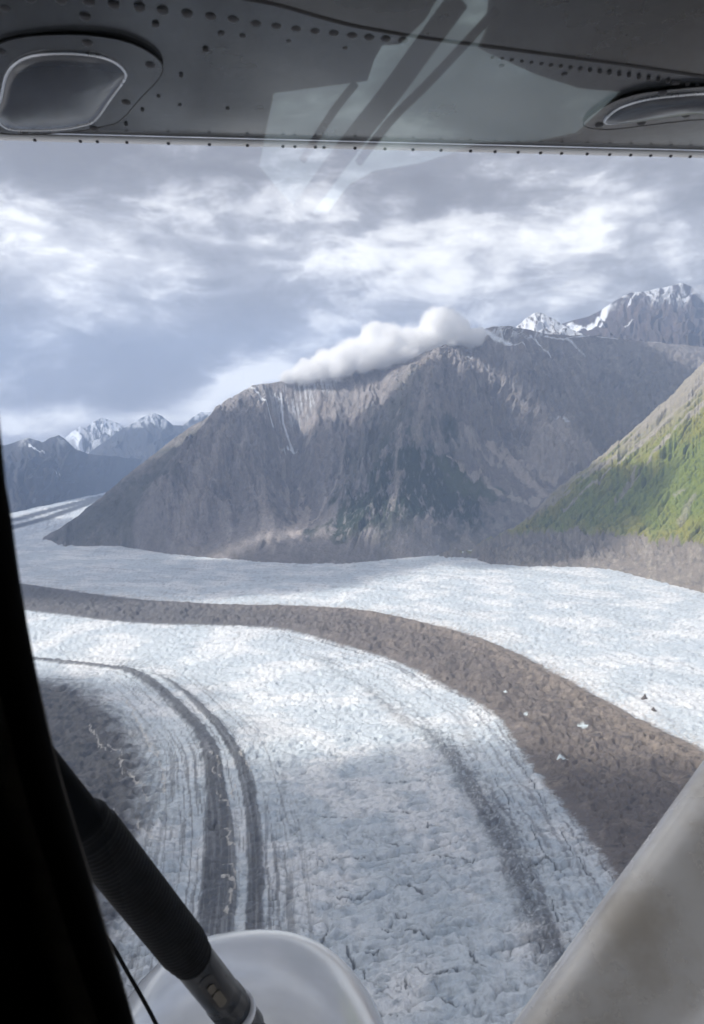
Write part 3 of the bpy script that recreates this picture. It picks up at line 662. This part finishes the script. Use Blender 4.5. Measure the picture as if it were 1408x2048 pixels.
def puff_vapour(name, puffs, density, nscale, step):
    m = bpy.data.materials.new(name); m.use_nodes = True
    T = NT(m.node_tree); pos = T.n('ShaderNodeNewGeometry').outputs['Position']; acc = None
    for p, r in puffs:
        d = T.n('ShaderNodeVectorMath', {0: pos, 1: tuple(p)}, operation='SUBTRACT').outputs[0]
        d = T.n('ShaderNodeVectorMath', {0: d, 1: (1 / r[0], 1 / r[1], 1 / r[2])}, operation='MULTIPLY').outputs[0]
        v = T.m('SUBTRACT', 1.0, T.n('ShaderNodeVectorMath', {0: d}, operation='LENGTH').outputs['Value'])
        acc = v if acc is None else T.m('SMOOTH_MAX', acc, v, .12)
    n = T.noise(pos, nscale, 6, .68)
    val = T.m('ADD', acc, T.m('MULTIPLY_ADD', n, 2.2, -1.08))
    dn = T.m('MULTIPLY', T.ss(val, -.12, .42), density)
    v = T.n('ShaderNodeVolumeScatter', {'Color': (1, 1, 1, 1), 'Density': dn, 'Anisotropy': 0.0})
    T.n('ShaderNodeOutputMaterial', {'Volume': v.outputs[0]})
    m.cycles.volume_step_rate = step
    return m
cum = puffs_object('cumulus_cloud', [(p, [v * 1.35 for v in r]) for p, r in pf], 40, puff_vapour('cumulus_vapour', pf, .036, .0075, .2))
tag(cum, 'bright white cumulus cloud resting on the mountain crest', 'cloud')
pf = [(at(px, py, 9600), rad * 9600 / F_PX) for px, py, rad in ((1395, 582, 14), (1412, 590, 18), (1435, 596, 22))]
wisp = puffs_object('cloud_wisp', pf, 30, cloud_material('wisp_vapour', 0.006), ((120, 110), (40, 50)))
tag(wisp, 'small cloud wisp on the tall peak at the right edge', 'cloud')

# high broken clouds overhead, between the sun and the ground
M_DECK = cloud_material('cloud_deck_vapour', 0.0034, 0.5)
ALT = 4600.0
def overhead(name, label, blobs, thick=420):
    k = (ALT + H) / SUN.z
    pf = [(Vector((gx, gy, -H)) + SUN * k + Vector((0, 0, rnd.uniform(-60, 60))), (rx, ry, thick * rnd.uniform(.85, 1.1))) for gx, gy, rx, ry in blobs]
    o = puffs_object(name, pf, 75, M_DECK, ((420, 300), (160, 110)))
    tag(o, label, 'cloud', 'clouds overhead')
overhead('overhead_cloud', 'broken cloud high above the rock mountain', [(-2700, 5100, 900, 900), (-1900, 4900, 900, 800), (-1100, 4700, 900, 800), (-300, 4850, 800, 750), (500, 4950, 800, 750), (1300, 5050, 700, 650), (2000, 5250, 700, 600), (3000, 5900, 700, 800), (3600, 6700, 900, 900), (3200, 7300, 900, 600)])
overhead('overhead_cloud', 'broken cloud high above the far ice', [(-2300, 3600, 800, 800), (-1500, 3450, 800, 650), (-700, 3350, 650, 520), (-150, 3650, 450, 380)])
overhead('overhead_cloud', 'broken cloud high above the aircraft', [(-600, 700, 900, 560), (-100, 1080, 420, 330), (300, 700, 900, 560), (620, 1130, 330, 260), (1100, 700, 800, 600), (1050, 1100, 420, 300), (-1100, 1500, 560, 500), (-700, 1350, 300, 240), (1700, 1000, 700, 600)])
overhead('overhead_cloud', 'small cloud high above the foot of the green hillside', [(1400, 4090, 560, 430), (1000, 3980, 460, 330)], 430)

def make_haze():
    bm = bmesh.new()
    bmesh.ops.create_cube(bm, size=1, matrix=Matrix.Translation((0, 6500, 700)) @ Matrix.Diagonal((24000, 19000, 2720, 1)))
    me = bpy.data.meshes.new('haze'); bm.to_mesh(me); bm.free()
    m = bpy.data.materials.new('haze_air'); m.use_nodes = True
    T = NT(m.node_tree)
    v = T.n('ShaderNodeVolumePrincipled', {'Color': (.54, .70, 1.0, 1), 'Density': 0.000062, 'Anisotropy': 0.1, 'Density Attribute': ''})
    T.n('ShaderNodeOutputMaterial', {'Volume': v.outputs[0]})
    o = link('haze', me, m); tag(o, 'thin blue haze filling the valley air', kind='stuff')
make_haze()
# ------------------------------------------------------------------ the aircraft the picture is taken from
def paint(name, base, rough=.35, metal=0.0, mott=0.0, mscale=20, coat=0.0, bump=0.0, bscale=400, spec=.5, mott_col=None):
    m = bpy.data.materials.new(name); m.use_nodes = True
    T = NT(m.node_tree)
    pos = T.n('ShaderNodeTexCoord').outputs['Object']
    n = T.noise(pos, mscale, 6, .6)
    c = T.mix(T.ss(n, .35, .68), base, mott_col or tuple(v * (1 - mott) for v in base))
    r = T.m('ADD', T.m('MULTIPLY', T.m('SUBTRACT', n, .5), .25), rough)
    ins = {'Base Color': c, 'Roughness': r, 'Metallic': metal, 'Coat Weight': coat, 'Specular IOR Level': spec}
    if bump:
        ins['Normal'] = T.n('ShaderNodeBump', {'Strength': bump, 'Distance': .002, 'Height': T.noise(pos, bscale, 3, .6)}).outputs[0]
    bs = T.n('ShaderNodeBsdfPrincipled', ins); bs.inputs['Coat Roughness'].default_value = .12
    T.n('ShaderNodeOutputMaterial', {0: bs.outputs[0]})
    return m
M_WING = paint('wing_skin', (.060, .066, .074), .24, .3, .3, 5, .4, .12, 60)
M_WING2 = paint('wing_skin_inboard', (.055, .052, .05), .26, .3, .45, 5, .3, .12, 60)
M_LIP = paint('wing_edge_sky_sheen', (.86, .87, .88), .4, 0, .06, 30)  # near-white colour stands in for sky light caught by the wing edge
M_RIVET = paint('dark_rivet', (.045, .045, .05), .5, .3)
M_RIM = paint('rim_metal', (.62, .64, .67), .25, .8)
M_LENS = paint('cover_face', (.045, .052, .066), .22, .1, .2, 8, .25)
M_SEAL = paint('seam_sealant', (.02, .02, .022), .6)
M_STRUT = paint('strut_metal', (.95, .91, .84), .28, .2, .5, 7, .5, mott_col=(.66, .60, .51))
M_RUBBER = paint('black_rubber', (.006, .007, .009), .55, 0, .4, 30, spec=.09)
M_TUBE = paint('dark_tube', (.014, .018, .025), .3, 0, .3, 30, .1, spec=.3)
M_WHITE = paint('white_fairing', (.74, .76, .78), .22, 0, .12, 6, .7)
M_COLLAR = paint('white_collar', (.70, .72, .75), .3)
M_BRASS = paint('brown_fitting', (.10, .088, .07), .4, .4)
M_FRAME = paint('window_gasket', (.006, .006, .006), .85, spec=.03)
M_TRIM = paint('cabin_trim', (.15, .13, .11), .8, 0, .3, 40, bump=.3, spec=.2)

root = bpy.data.objects.new('aircraft', None); col.objects.link(root); root.location = (0, 0, -1.1)
tag(root, 'small high wing aircraft seen from its cabin window, grey wing overhead and silver strut', 'aircraft')
OFF = Vector((0, 0, 1.1))           # parts are modelled about the camera, the root stands on the cabin floor
def part(name, bm, mat, parent=None, smooth=True, label=None):
    me = bpy.data.meshes.new(name); bm.normal_update(); bm.to_mesh(me); bm.free()
    if smooth: me.polygons.foreach_set('use_smooth', np.ones(len(me.polygons), bool))
    o = link(name, me, mat, parent or root)
    if not parent: o.location = OFF
    if label: o['label'] = label
    return o
def V(px, py, dist):
    """point at forward distance dist on the line of sight of a pixel"""
    c, s = math.cos(PITCH), math.sin(PITCH)
    return Vector(unproj(px, py)) * dist
ZW = 0.50
def W(px, py, drop=0.0):
    d = unproj(px, py); return Vector(d * ((ZW - drop) / d[2]))
def tube_bm(bm, pts, rad, seg=10, closed=False, caps=True):
    pts = [Vector(p) for p in pts]; n = len(pts); rings = []
    rads = rad if hasattr(rad, '__len__') else [rad] * n
    up = Vector((0.13, 0.2, 1)).normalized()
    for i, p in enumerate(pts):
        a = pts[i - 1] if (i or closed) else p; b = pts[(i + 1) % n] if (i < n - 1 or closed) else p
        t = (b - a).normalized(); u = t.cross(up).normalized(); v = u.cross(t)
        rings.append([bm.verts.new(p + (u * math.cos(2 * math.pi * k / seg) + v * math.sin(2 * math.pi * k / seg)) * rads[i]) for k in range(seg)])
    for i in range(n if closed else n - 1):
        A, B = rings[i], rings[(i + 1) % n]
        for k in range(seg): bm.faces.new((A[k], A[(k + 1) % seg], B[(k + 1) % seg], B[k]))
    if caps and not closed: bm.faces.new(rings[0][::-1]); bm.faces.new(rings[-1])
def plate_bm(bm, top, bottom, bevel=0.0):
    """solid plate between two matching outlines"""
    a = [bm.verts.new(p) for p in top]; b = [bm.verts.new(p) for p in bottom]; n = len(a)
    bm.faces.new(a); fb = bm.faces.new(b[::-1])
    for i in range(n): bm.faces.new((a[i], b[i], b[(i + 1) % n], a[(i + 1) % n]))
    bmesh.ops.recalc_face_normals(bm, faces=bm.faces)
def closed_curve(pts, n=60):
    P = np.asarray(pts, float); k = max(3, n // len(P)); out = []
    for i in range(len(P)):
        p0, p1, p2, p3 = P[i - 1], P[i], P[(i + 1) % len(P)], P[(i + 2) % len(P)]
        t = np.linspace(0, 1, k, endpoint=False)[:, None]
        out.append(.5 * ((2 * p1) + (-p0 + p2) * t + (2 * p0 - 5 * p1 + 4 * p2 - p3) * t * t + (-p0 + 3 * p1 - 3 * p2 + p3) * t ** 3))
    return np.vstack(out)

# --- wing: lower skin with a rolled edge, its sky light painted on as white, upper skin closing the section
E0, E1 = W(0, 268), W(1408, 304)
def edge_y(x): return E0.y + (E1.y - E0.y) * (x - E0.x) / (E1.x - E0.x)
def wing():
    bm = bmesh.new()
    prof = [(-1.75, .0), (-1.2, 0), (-.8, 0), (-.55, 0), (-.45, 0), (-.36, 0), (-.28, 0), (-.2, 0), (-.13, 0), (-.07, 0), (-.03, .0004), (-.012, .0004), (-.006, .001), (.004, .012), (-.004, .03), (-.1, .07), (-.6, .13), (-1.2, .13), (-1.75, .06)]
    xs = np.concatenate([np.linspace(-2.2, -.6, 12), np.linspace(-.55, .9, 60), np.linspace(1., 5.5, 24)])
    rows = []
    for x in xs:
        r = []
        for (dy, dz) in prof:
            y = edge_y(x) + dy
            wv = 0.0012 * math.sin(x * 9 + y * 4) + .0009 * math.sin(x * 21 - y * 13 + 1) if dz == 0 else 0     # gentle oil-canning of the sheet
            r.append(bm.verts.new((x, y, ZW + dz + wv)))
        rows.append(r)
    m = len(prof)
    for a, b in zip(rows[:-1], rows[1:]):
        for k in range(m): bm.faces.new((a[k], a[(k + 1) % m], b[(k + 1) % m], b[k]))
    bm.faces.new(rows[0]); bm.faces.new(rows[-1][::-1])
    bmesh.ops.recalc_face_normals(bm, faces=bm.faces)
    return part('wing', bm, M_WING)
wing_o = wing()
bm = bmesh.new()
tube_bm(bm, [(x, edge_y(x) + .0015, ZW - .0035) for x in np.linspace(-2.1, 5.3, 60)], .0058, 10)
part('edge_strip', bm, M_LIP, wing_o)
# inboard skin lapping over along a sealed seam
SEAM = [(440, -14), (500, -2), (560, 10), (640, 33), (720, 53), (850, 75), (1000, 95), (1150, 115), (1300, 136), (1408, 152), (1600, 181)]
sp = [W(x, y, .004) for x, y in smooth_poly(SEAM, 40)]
bm = bmesh.new()
near = [Vector((p.x, .12, p.z)) for p in sp]
plate_bm(bm, [p + Vector((0, 0, .003)) for p in sp + near[::-1]], sp + near[::-1])
part('inboard_skin', bm, M_WING2, smooth=False)
bm = bmesh.new(); tube_bm(bm, [p + Vector((0, .001, .0005)) for p in sp], .0026, 8)
part('seam_sealant', bm, M_SEAL, wing_o)
# rivets
def rivet_mesh(name, r, h):
    bm = bmesh.new(); seg = 10; prev = None
    for rr, z in ((1, .0012 / h), (1, -.25), (.72, -.8), (.3, -1.0)):
        ring = [bm.verts.new((r * rr * math.cos(2 * math.pi * k / seg), r * rr * math.sin(2 * math.pi * k / seg), z * h)) for k in range(seg)]
        if prev:
            for k in range(seg): bm.faces.new((prev[k], ring[k], ring[(k + 1) % seg], prev[(k + 1) % seg]))
        prev = ring
    bm.faces.new(prev[::-1]); bmesh.ops.recalc_face_normals(bm, faces=bm.faces)
    me = bpy.data.meshes.new(name); bm.to_mesh(me); bm.free(); me.materials.append(M_RIVET)
    me.polygons.foreach_set('use_smooth', np.ones(len(me.polygons), bool)); return me
RV_BIG, RV_MID, RV_SM = rivet_mesh('rivet', .0066, .003), rivet_mesh('rivet', .0042, .002), rivet_mesh('rivet', .0030, .0022)
def rivet(px, py, me, parent, name='rivet', drop=0.0):
    o = bpy.data.objects.new(name, me); col.objects.link(o); o.parent = parent; o.location = W(px, py, drop); return o
for x, y in ((9, 16), (60, -2), (122, 1), (177, 5), (227, 11), (279, 16), (325, 22), (374, 28), (421, 33), (466, 38), (512, 46), (552, 51), (592, 56), (630, 61), (667, 65), (704, 70), (738, 74), (771, 77), (806, 80), (170, 35)):
    rivet(x, y, RV_BIG, wing_o)
for i in range(24):
    x = 985 + i * 19.5; rivet(x, 113 + (x - 985) * .142, RV_SM, wing_o)
for x, y in ((311, 50), (442, 67), (485, 71), (411, 100), (577, 80), (690, 94), (1003, 130), (1129, 148), (1349, 166)): rivet(x, y, RV_MID, wing_o)
for x, y in ((362, 151), (360, 209), (455, 216), (317, 192), (285, 220), (252, 249)): rivet(x, y, RV_SM, wing_o)
ex = [70, 161, 195, 254, 337, 419, 495, 566, 590, 631, 648, 710, 770, 826, 882, 941, 990, 1036, 1081, 1123, 1174, 1219, 1261, 1301, 1341, 1380]
for i, x in enumerate(ex):
    o = rivet(x, 277 + x * .0256, RV_SM, wing_o, drop=.004); d = unproj(x, 277 + x * .0256)
    yy = 1.25
    for _ in range(4): yy = edge_y(d[0] * yy / d[1])
    o.location = Vector((d[0] * yy / d[1], yy - .0005, ZW - .0086))

def cover(name, outer, inner, screws, label):
    oc = closed_curve(outer); bm = bmesh.new()
    plate_bm(bm, [W(x, y, -.0005) for x, y in oc], [W(x, y, .0055) for x, y in oc])
    o = part(name, bm, M_WING, smooth=False, label=label)
    bm = bmesh.new(); tube_bm(bm, [W(x, y, .003) for x, y in oc], .0016, 8, True); part('edge_shade', bm, M_SEAL, o)  # black tube draws the shadow line round the raised plate
    ic = closed_curve(inner); bm = bmesh.new()
    cen = sum((W(x, y, .009) for x, y in ic), Vector()) / len(ic)
    rings = [[W(x, y, .0056) for x, y in ic]]
    for f, dr in ((.96, .0085), (.8, .011), (.5, .013), (.2, .0137)):
        rings.append([Vector((cen.x + (p.x - cen.x) * f, cen.y + (p.y - cen.y) * f, ZW - dr)) for p in rings[0]])
    vr = [[bm.verts.new(p) for p in r] for r in rings]
    for A, B in zip(vr[:-1], vr[1:]):
        for k in range(len(A)): bm.faces.new((A[k], B[k], B[(k + 1) % len(A)], A[(k + 1) % len(A)]))
    bm.faces.new(vr[-1][::-1]); bmesh.ops.recalc_face_normals(bm, faces=bm.faces)
    part('lens', bm, M_LENS, o)
    bm = bmesh.new(); tube_bm(bm, [W(x, y, .0068) for x, y in ic], .0022, 10, True); part('rim', bm, M_RIM, o)
    for x, y in screws: rivet(x, y, RV_BIG, o, 'screw', .0057)
    return o
cover('inspection_cover', [(0, 88), (50, 75), (125, 70), (200, 74), (260, 87), (305, 110), (324, 133), (316, 158), (280, 196), (240, 240), (205, 252), (150, 262), (50, 268), (-20, 262), (-70, 240), (-85, 180), (-60, 115)],
      [(2, 196), (12, 152), (32, 126), (66, 111), (125, 106), (185, 110), (225, 122), (246, 139), (250, 156), (222, 196), (190, 240), (162, 251), (125, 258), (60, 260), (12, 256), (-8, 230)],
      [(175, 86), (300, 130), (252, 205), (187, 257), (48, 263), (2, 104)], 'oval inspection cover with bright rim and black screws')
cover('access_cover', [(1168, 250), (1190, 226), (1230, 203), (1280, 188), (1340, 180), (1420, 174), (1500, 182), (1530, 215), (1500, 240), (1400, 238), (1290, 250), (1215, 258)],
      [(1212, 246), (1232, 220), (1275, 203), (1330, 193), (1420, 187), (1490, 197), (1500, 220), (1400, 224), (1290, 240)], [(1198, 250), (1283, 246), (1372, 230), (1325, 186)], 'pointed access cover near the wing edge')

# --- wing strut (streamlined tube)
ANG = 5
def strut():
    A, B = V(1096, 2400, .95), V(1779, 1302, 1.457)
    a = (B - A).normalized(); mid = (A + B) / 2; v = mid.normalized()
    c = a.cross(v).normalized()
    if c.x > 0: c = -c                                  # towards the left edge
    nrm = c.cross(a).normalized()
    if nrm.dot(v) > 0: nrm = -nrm                       # towards the viewer
    ang = math.radians(ANG)
    c2 = c * math.cos(ang) + nrm * math.sin(ang); n2 = nrm * math.cos(ang) - c * math.sin(ang)
    prof = []
    for k in range(48):
        th = 2 * math.pi * k / 48
        x = math.cos(th); y = math.sin(th)
        xx = x * .142; yy = y * .066 * (1.0 if x > 0 else (1 - .45 * x * x))
        prof.append((xx, yy))
    bm = bmesh.new(); rings = []
    for i in range(31):
        t = -.25 + 1.7 * i / 30; p = A + (B - A) * t
        rings.append([bm.verts.new(p + c2 * x + n2 * y) for x, y in prof])
    for R0, R1 in zip(rings[:-1], rings[1:]):
        for k in range(48): bm.faces.new((R0[k], R0[(k + 1) % 48], R1[(k + 1) % 48], R1[k]))
    bm.faces.new(rings[0][::-1]); bm.faces.new(rings[-1]); bmesh.ops.recalc_face_normals(bm, faces=bm.faces)
    part('wing_strut', bm, M_STRUT)
strut()

# --- landing gear: ribbed boot, lower tube, white fairing
def lathe_axis(bm, A, B, prof, seg=32):
    a = (B - A); L = a.length; a = a / L
    u = a.cross(Vector((0, 0, 1))).normalized(); v = a.cross(u); rings = []
    for t, r in prof: rings.append([bm.verts.new(A + a * (t * L) + (u * math.cos(2 * math.pi * k / seg) + v * math.sin(2 * math.pi * k / seg)) * r) for k in range(seg)])
    for R0, R1 in zip(rings[:-1], rings[1:]):
        for k in range(seg): bm.faces.new((R0[k], R0[(k + 1) % seg], R1[(k + 1) % seg], R1[k]))
    bm.faces.new(rings[0][::-1]); bm.faces.new(rings[-1]); bmesh.ops.recalc_face_normals(bm, faces=bm.faces)
GA, GB = V(165, 1640, .86), V(385, 1918, 1.0)
def gear():
    prof = [(-.42, .0215), (-.02, .0225), (-.01, .027)]
    nr = 44
    for i in range(nr):
        t0 = i / nr; r = .0312 if 2 < i < nr - 4 else (.0295 if i >= nr - 4 else .029)
        if i > nr - 3: r = .0275
        prof += [(t0, r - .0016), (t0 + .35 / nr, r), (t0 + .65 / nr, r)]
    prof += [(1.0, .026), (1.02, .024)]
    bm = bmesh.new(); lathe_axis(bm, GA, GB, prof); boot = part('ribbed_boot', bm, M_RUBBER, label='black ribbed rubber boot over the gear leg')
    a = (GB - GA); C0 = GB - a * .02; C1 = GB + a * .62
    bm = bmesh.new()
    lathe_axis(bm, C0, C1, [(0, .024), (.05, .0262), (.45, .0262), (.55, .0262), (.57, .0275), (.585, .0262), (.60, .0275), (.615, .0262), (.63, .0275), (.645, .0262), (.66, .0275), (.675, .0262), (.80, .0262), (1, .0262)])
    tb = part('lower_tube', bm, M_TUBE)
    ax = a.normalized(); view = ((C0 + C1) / 2).normalized(); side = ax.cross(view).normalized()
    if side.x > 0: side = -side
    front = -(view - ax * view.dot(ax)).normalized()
    # recessed looking slot with a fitting in it
    def capsule(c, ln, w, mat, name, lift):
        bm = bmesh.new(); seg = 20; top = []; bot = []
        for k in range(seg):
            th = 2 * math.pi * k / seg; s = math.copysign(ln / 2 - w, math.cos(th))
            p = c + ax * (s + math.cos(th) * w) + side * (math.sin(th) * w)
            top.append(p + front * lift); bot.append(p - front * .004)
        plate_bm(bm, top, bot); return part(name, bm, mat, tb, smooth=False)
    cc = C0 + (C1 - C0) * .28 + side * .004 + front * .0245
    capsule(cc, .072, .0105, M_SEAL, 'slot', .0022)
    capsule(cc + ax * .012, .030, .0062, M_BRASS, 'fitting', .0048)
    capsule(cc + ax * -.012, .016, .0050, M_BRASS, 'fitting', .0042)
    bm = bmesh.new(); D0 = C0 + (C1 - C0) * .74; D1 = C0 + (C1 - C0) * .80
    lathe_axis(bm, D0, D1, [(0, .0262), (.15, .0305), (.85, .0305), (1, .0262)]); part('collar', bm, M_COLLAR, tb)
    bm = bmesh.new(); lathe_axis(bm, C1 - a * .08, C1 + a * .7, [(0, .0215), (1, .0215)]); part('piston', bm, M_RUBBER, tb)
gear()
def fairing():
    cen = V(490, 2262, 1.38); r = .285
    fwd = Vector((-.12, 1, -.30)).normalized(); rt = fwd.cross(Vector((0, 0, 1))).normalized(); up = rt.cross(fwd)
    bm = bmesh.new(); seg, rows = 56, 30; rings = []
    for i in range(rows + 1):
        t = -1 + 2 * i / rows; l = t * .46; k = (max(0, 1 - abs(t) ** 2.6)) ** .5
        rings.append([])
        for j in range(seg):
            th = 2 * math.pi * j / seg; x = math.cos(th); y = math.sin(th)
            sq = (abs(x) ** 2.35 + abs(y) ** 2.35) ** (-1 / 2.35)
            rings[-1].append(bm.verts.new(cen + fwd * l + rt * (x * sq * r * (k + .001)) + up * (y * sq * r * (k + .001))))
    for R0, R1 in zip(rings[:-1], rings[1:]):
        for j in range(seg): bm.faces.new((R0[j], R0[(j + 1) % seg], R1[(j + 1) % seg], R1[j]))
    bmesh.ops.recalc_face_normals(bm, faces=bm.faces)
    f = part('wheel_fairing', bm, M_WHITE, label='smooth white rounded fairing below the gear leg')
fairing()
bm = bmesh.new(); tube_bm(bm, [V(x, y, .95) for x, y in smooth_poly([(195, 1850), (228, 1897), (255, 1945), (285, 1997), (313, 2050), (350, 2130)], 30)], .0026, 8)
part('brake_line', bm, M_RUBBER)

# --- cabin: window wall, pane, opposite wall with its window, and the shell between
NP = Vector((.20, .955, .215)).normalized(); DP = .30
e1 = Vector((NP.y, -NP.x, 0)).normalized(); e2 = e1.cross(NP).normalized()
if e2.z < 0: e2 = -e2
P0 = NP * DP
def on_pane(px, py, off=0.0):
    d = Vector(unproj(px, py)); return d * ((DP + off) / d.dot(NP))
def pc(p): q = p - P0; return q.dot(e1), q.dot(e2)
left = [(-12, 760), (-6, 820), (1, 880), (9, 950), (20, 1010), (33, 1100), (50, 1200), (71, 1310), (98, 1430), (128, 1545), (160, 1650), (194, 1760), (225, 1860), (255, 1950), (287, 2060), (340, 2230)]
lp = [pc(on_pane(x + 2 - (y - 760) * .012, y)) for x, y in smooth_poly(left, 45)]
lp2 = [(a - .022, b) for a, b in lp]
XR, YT, YB = .42, .30, -.42
rect = [(-.95, -.72), (.47, -.72), (.47, .36), (-.95, .36)]
topleft = lp[0]
inner = [(topleft[0] - .01, YT - .05), (topleft[0] + .03, YT)]
inner = [(lp[0][0] - .004, lp[0][1] + .08), (lp[0][0] - .004, YT - .04), (lp[0][0] + .04, YT)] + [(XR - .05, YT), (XR, YT - .05), (XR, YB + .06), (XR - .06, YB), (lp[-1][0] + .06, YB)]
loop = lp[::-1] + inner                                   # up the left edge, along the top, down the right, back along the bottom
def wall_bm(outer, hole, plane, thick_n, thick):
    bm = bmesh.new()
    vo = [bm.verts.new(plane(*p)) for p in outer]; vi = [bm.verts.new(plane(*p)) for p in hole]
    ed = [bm.edges.new((vs[i], vs[(i + 1) % len(vs)])) for vs in (vo, vi) for i in range(len(vs))]
    bmesh.ops.triangle_fill(bm, edges=ed, use_beauty=True)
    g = bmesh.ops.extrude_face_region(bm, geom=bm.faces[:])
    for v in g['geom']:
        if isinstance(v, bmesh.types.BMVert): v.co += thick_n * thick
    bmesh.ops.recalc_face_normals(bm, faces=bm.faces)
    return bm
plane_w = lambda a, b: P0 + e1 * a + e2 * b
part('window_wall', wall_bm(rect, loop, plane_w, -NP, .020), M_TRIM, smooth=False)
part('fuselage_bounce_skin', wall_bm(rect, lp2[::-1] + [(a - (.02 if i < 2 else 0), b + (.01 if 1 < i < 4 else 0)) for i, (a, b) in enumerate(inner)], lambda a, b: plane_w(a, b) + NP * .0015, NP, .003), M_WHITE, smooth=False)  # unseen white outer side, added to bounce ground light onto the strut
bm = bmesh.new(); tube_bm(bm, [plane_w(a, b) - NP * .0145 for a, b in loop], .0088, 10, True); part('window_gasket', bm, M_FRAME)
bm = bmesh.new()                                          # pillar trim standing proud of the wall, nearer the viewer
pt = [(-160, 1500), (-60, 1620), (0, 1775), (30, 1890), (62, 2020), (110, 2230), (-300, 2230), (-400, 1500)]
plate_bm(bm, [on_pane(x, y, -.045) for x, y in pt], [on_pane(x, y, -.02) for x, y in pt]); part('pillar_trim', bm, M_FRAME, smooth=False)
def pane():
    m = bpy.data.materials.new('window_glass'); m.use_nodes = True
    T = NT(m.node_tree)
    tr = T.n('ShaderNodeBsdfTransparent', {0: (.97, .98, .98, 1)}); gl = T.n('ShaderNodeBsdfGlossy', {'Color': (.82, 1, .97, 1), 'Roughness': 0.018})
    mx = T.n('ShaderNodeMixShader', {0: .15, 1: tr.outputs[0], 2: gl.outputs[0]})
    T.n('ShaderNodeOutputMaterial', {0: mx.outputs[0]})
    bm = bmesh.new(); vs = [bm.verts.new(plane_w(a, b) - NP * .004) for a, b in ((lp[0][0] - .12, YB - .02), (XR + .02, YB - .02), (XR + .02, YT + .02), (lp[0][0] - .12, YT + .02))]
    bm.faces.new(vs); part('window_pane', bm, m, smooth=False)
pane()
# opposite wall
NB = Vector((-.38, -.90, .0)).normalized(); DB = 1.0; PB = NB * DB
b1 = Vector((-NB.y, NB.x, 0)).normalized(); b2 = Vector((0, 0, 1))
def mirror_pt(px, py):
    d = Vector(unproj(px, py)); p = on_pane(px, py, -.004); r = d - NP * (2 * d.dot(NP))
    q = p + r * ((DB - p.dot(NB)) / r.dot(NB)) - PB
    return q.dot(b1), q.dot(b2)
OPEN = [(600, 432), (560, 390), (516, 336), (528, 270), (545, 187), (640, 174), (735, 162), (748, 120), (765, 90), (800, 88), (850, 40), (890, -30), (985, -30), (975, 60), (960, 95), (1010, 118), (1080, 150), (1170, 178), (1250, 184), (1200, 232), (1160, 268), (1080, 284), (960, 288), (900, 312), (840, 330), (750, 345), (700, 372), (655, 428)]
plane_b = lambda a, b: PB + b1 * a + b2 * b
hole = [mirror_pt(x, y) for x, y in OPEN]
ha = [p[0] for p in hole]; hb = [p[1] for p in hole]
brect = [(min(min(ha) - .3, -1.3), -1.05), (max(max(ha) + .3, 1.3), -1.05), (max(max(ha) + .3, 1.3), max(max(hb) + .12, .42)), (min(min(ha) - .3, -1.3), max(max(hb) + .12, .42))]
part('opposite_wall', wall_bm(brect, hole, plane_b, NB, .03), M_TRIM, smooth=False)
for pts, wpx in (([(915, 0), (860, 75), (780, 185), (690, 300), (600, 425)], 19), ([(990, 20), (930, 85), (850, 170), (780, 240), (715, 325)], 7.5), ([(712, 165), (665, 225), (605, 320)], 7)):
    q = [mirror_pt(x, y) for x, y in smooth_poly(pts, 16)]
    bm = bmesh.new(); tube_bm(bm, [plane_b(a, b) - NB * .02 for a, b in q], wpx / F_PX * 1.55, 12); part('cabin_brace', bm, M_FRAME)
# shell
Wc = [plane_w(*p) - NP * .01 for p in rect]; Bc = [plane_b(*p) for p in brect]
if (Bc[0] - Wc[0]).length > (Bc[1] - Wc[0]).length: Bc = [Bc[1], Bc[0], Bc[3], Bc[2]]
for nm, i, j in (('cabin_floor', 0, 1), ('cabin_side', 1, 2), ('cabin_roof', 2, 3), ('cabin_side', 3, 0)):
    bm = bmesh.new(); q = [Wc[i], Wc[j], Bc[j], Bc[i]]
    cen_ = sum(Wc + Bc, Vector()) / 8; out = sum(q, Vector()) / 4 - cen_
    nn = (q[1] - q[0]).cross(q[3] - q[0]).normalized()
    if nn.dot(out) < 0: nn = -nn
    qc = sum(q, Vector()) / 4; q = [p + (p - qc) * .06 for p in q]
    plate_bm(bm, [p - nn * .004 for p in q], [p + nn * .016 for p in q]); part(nm, bm, M_TRIM, smooth=False)
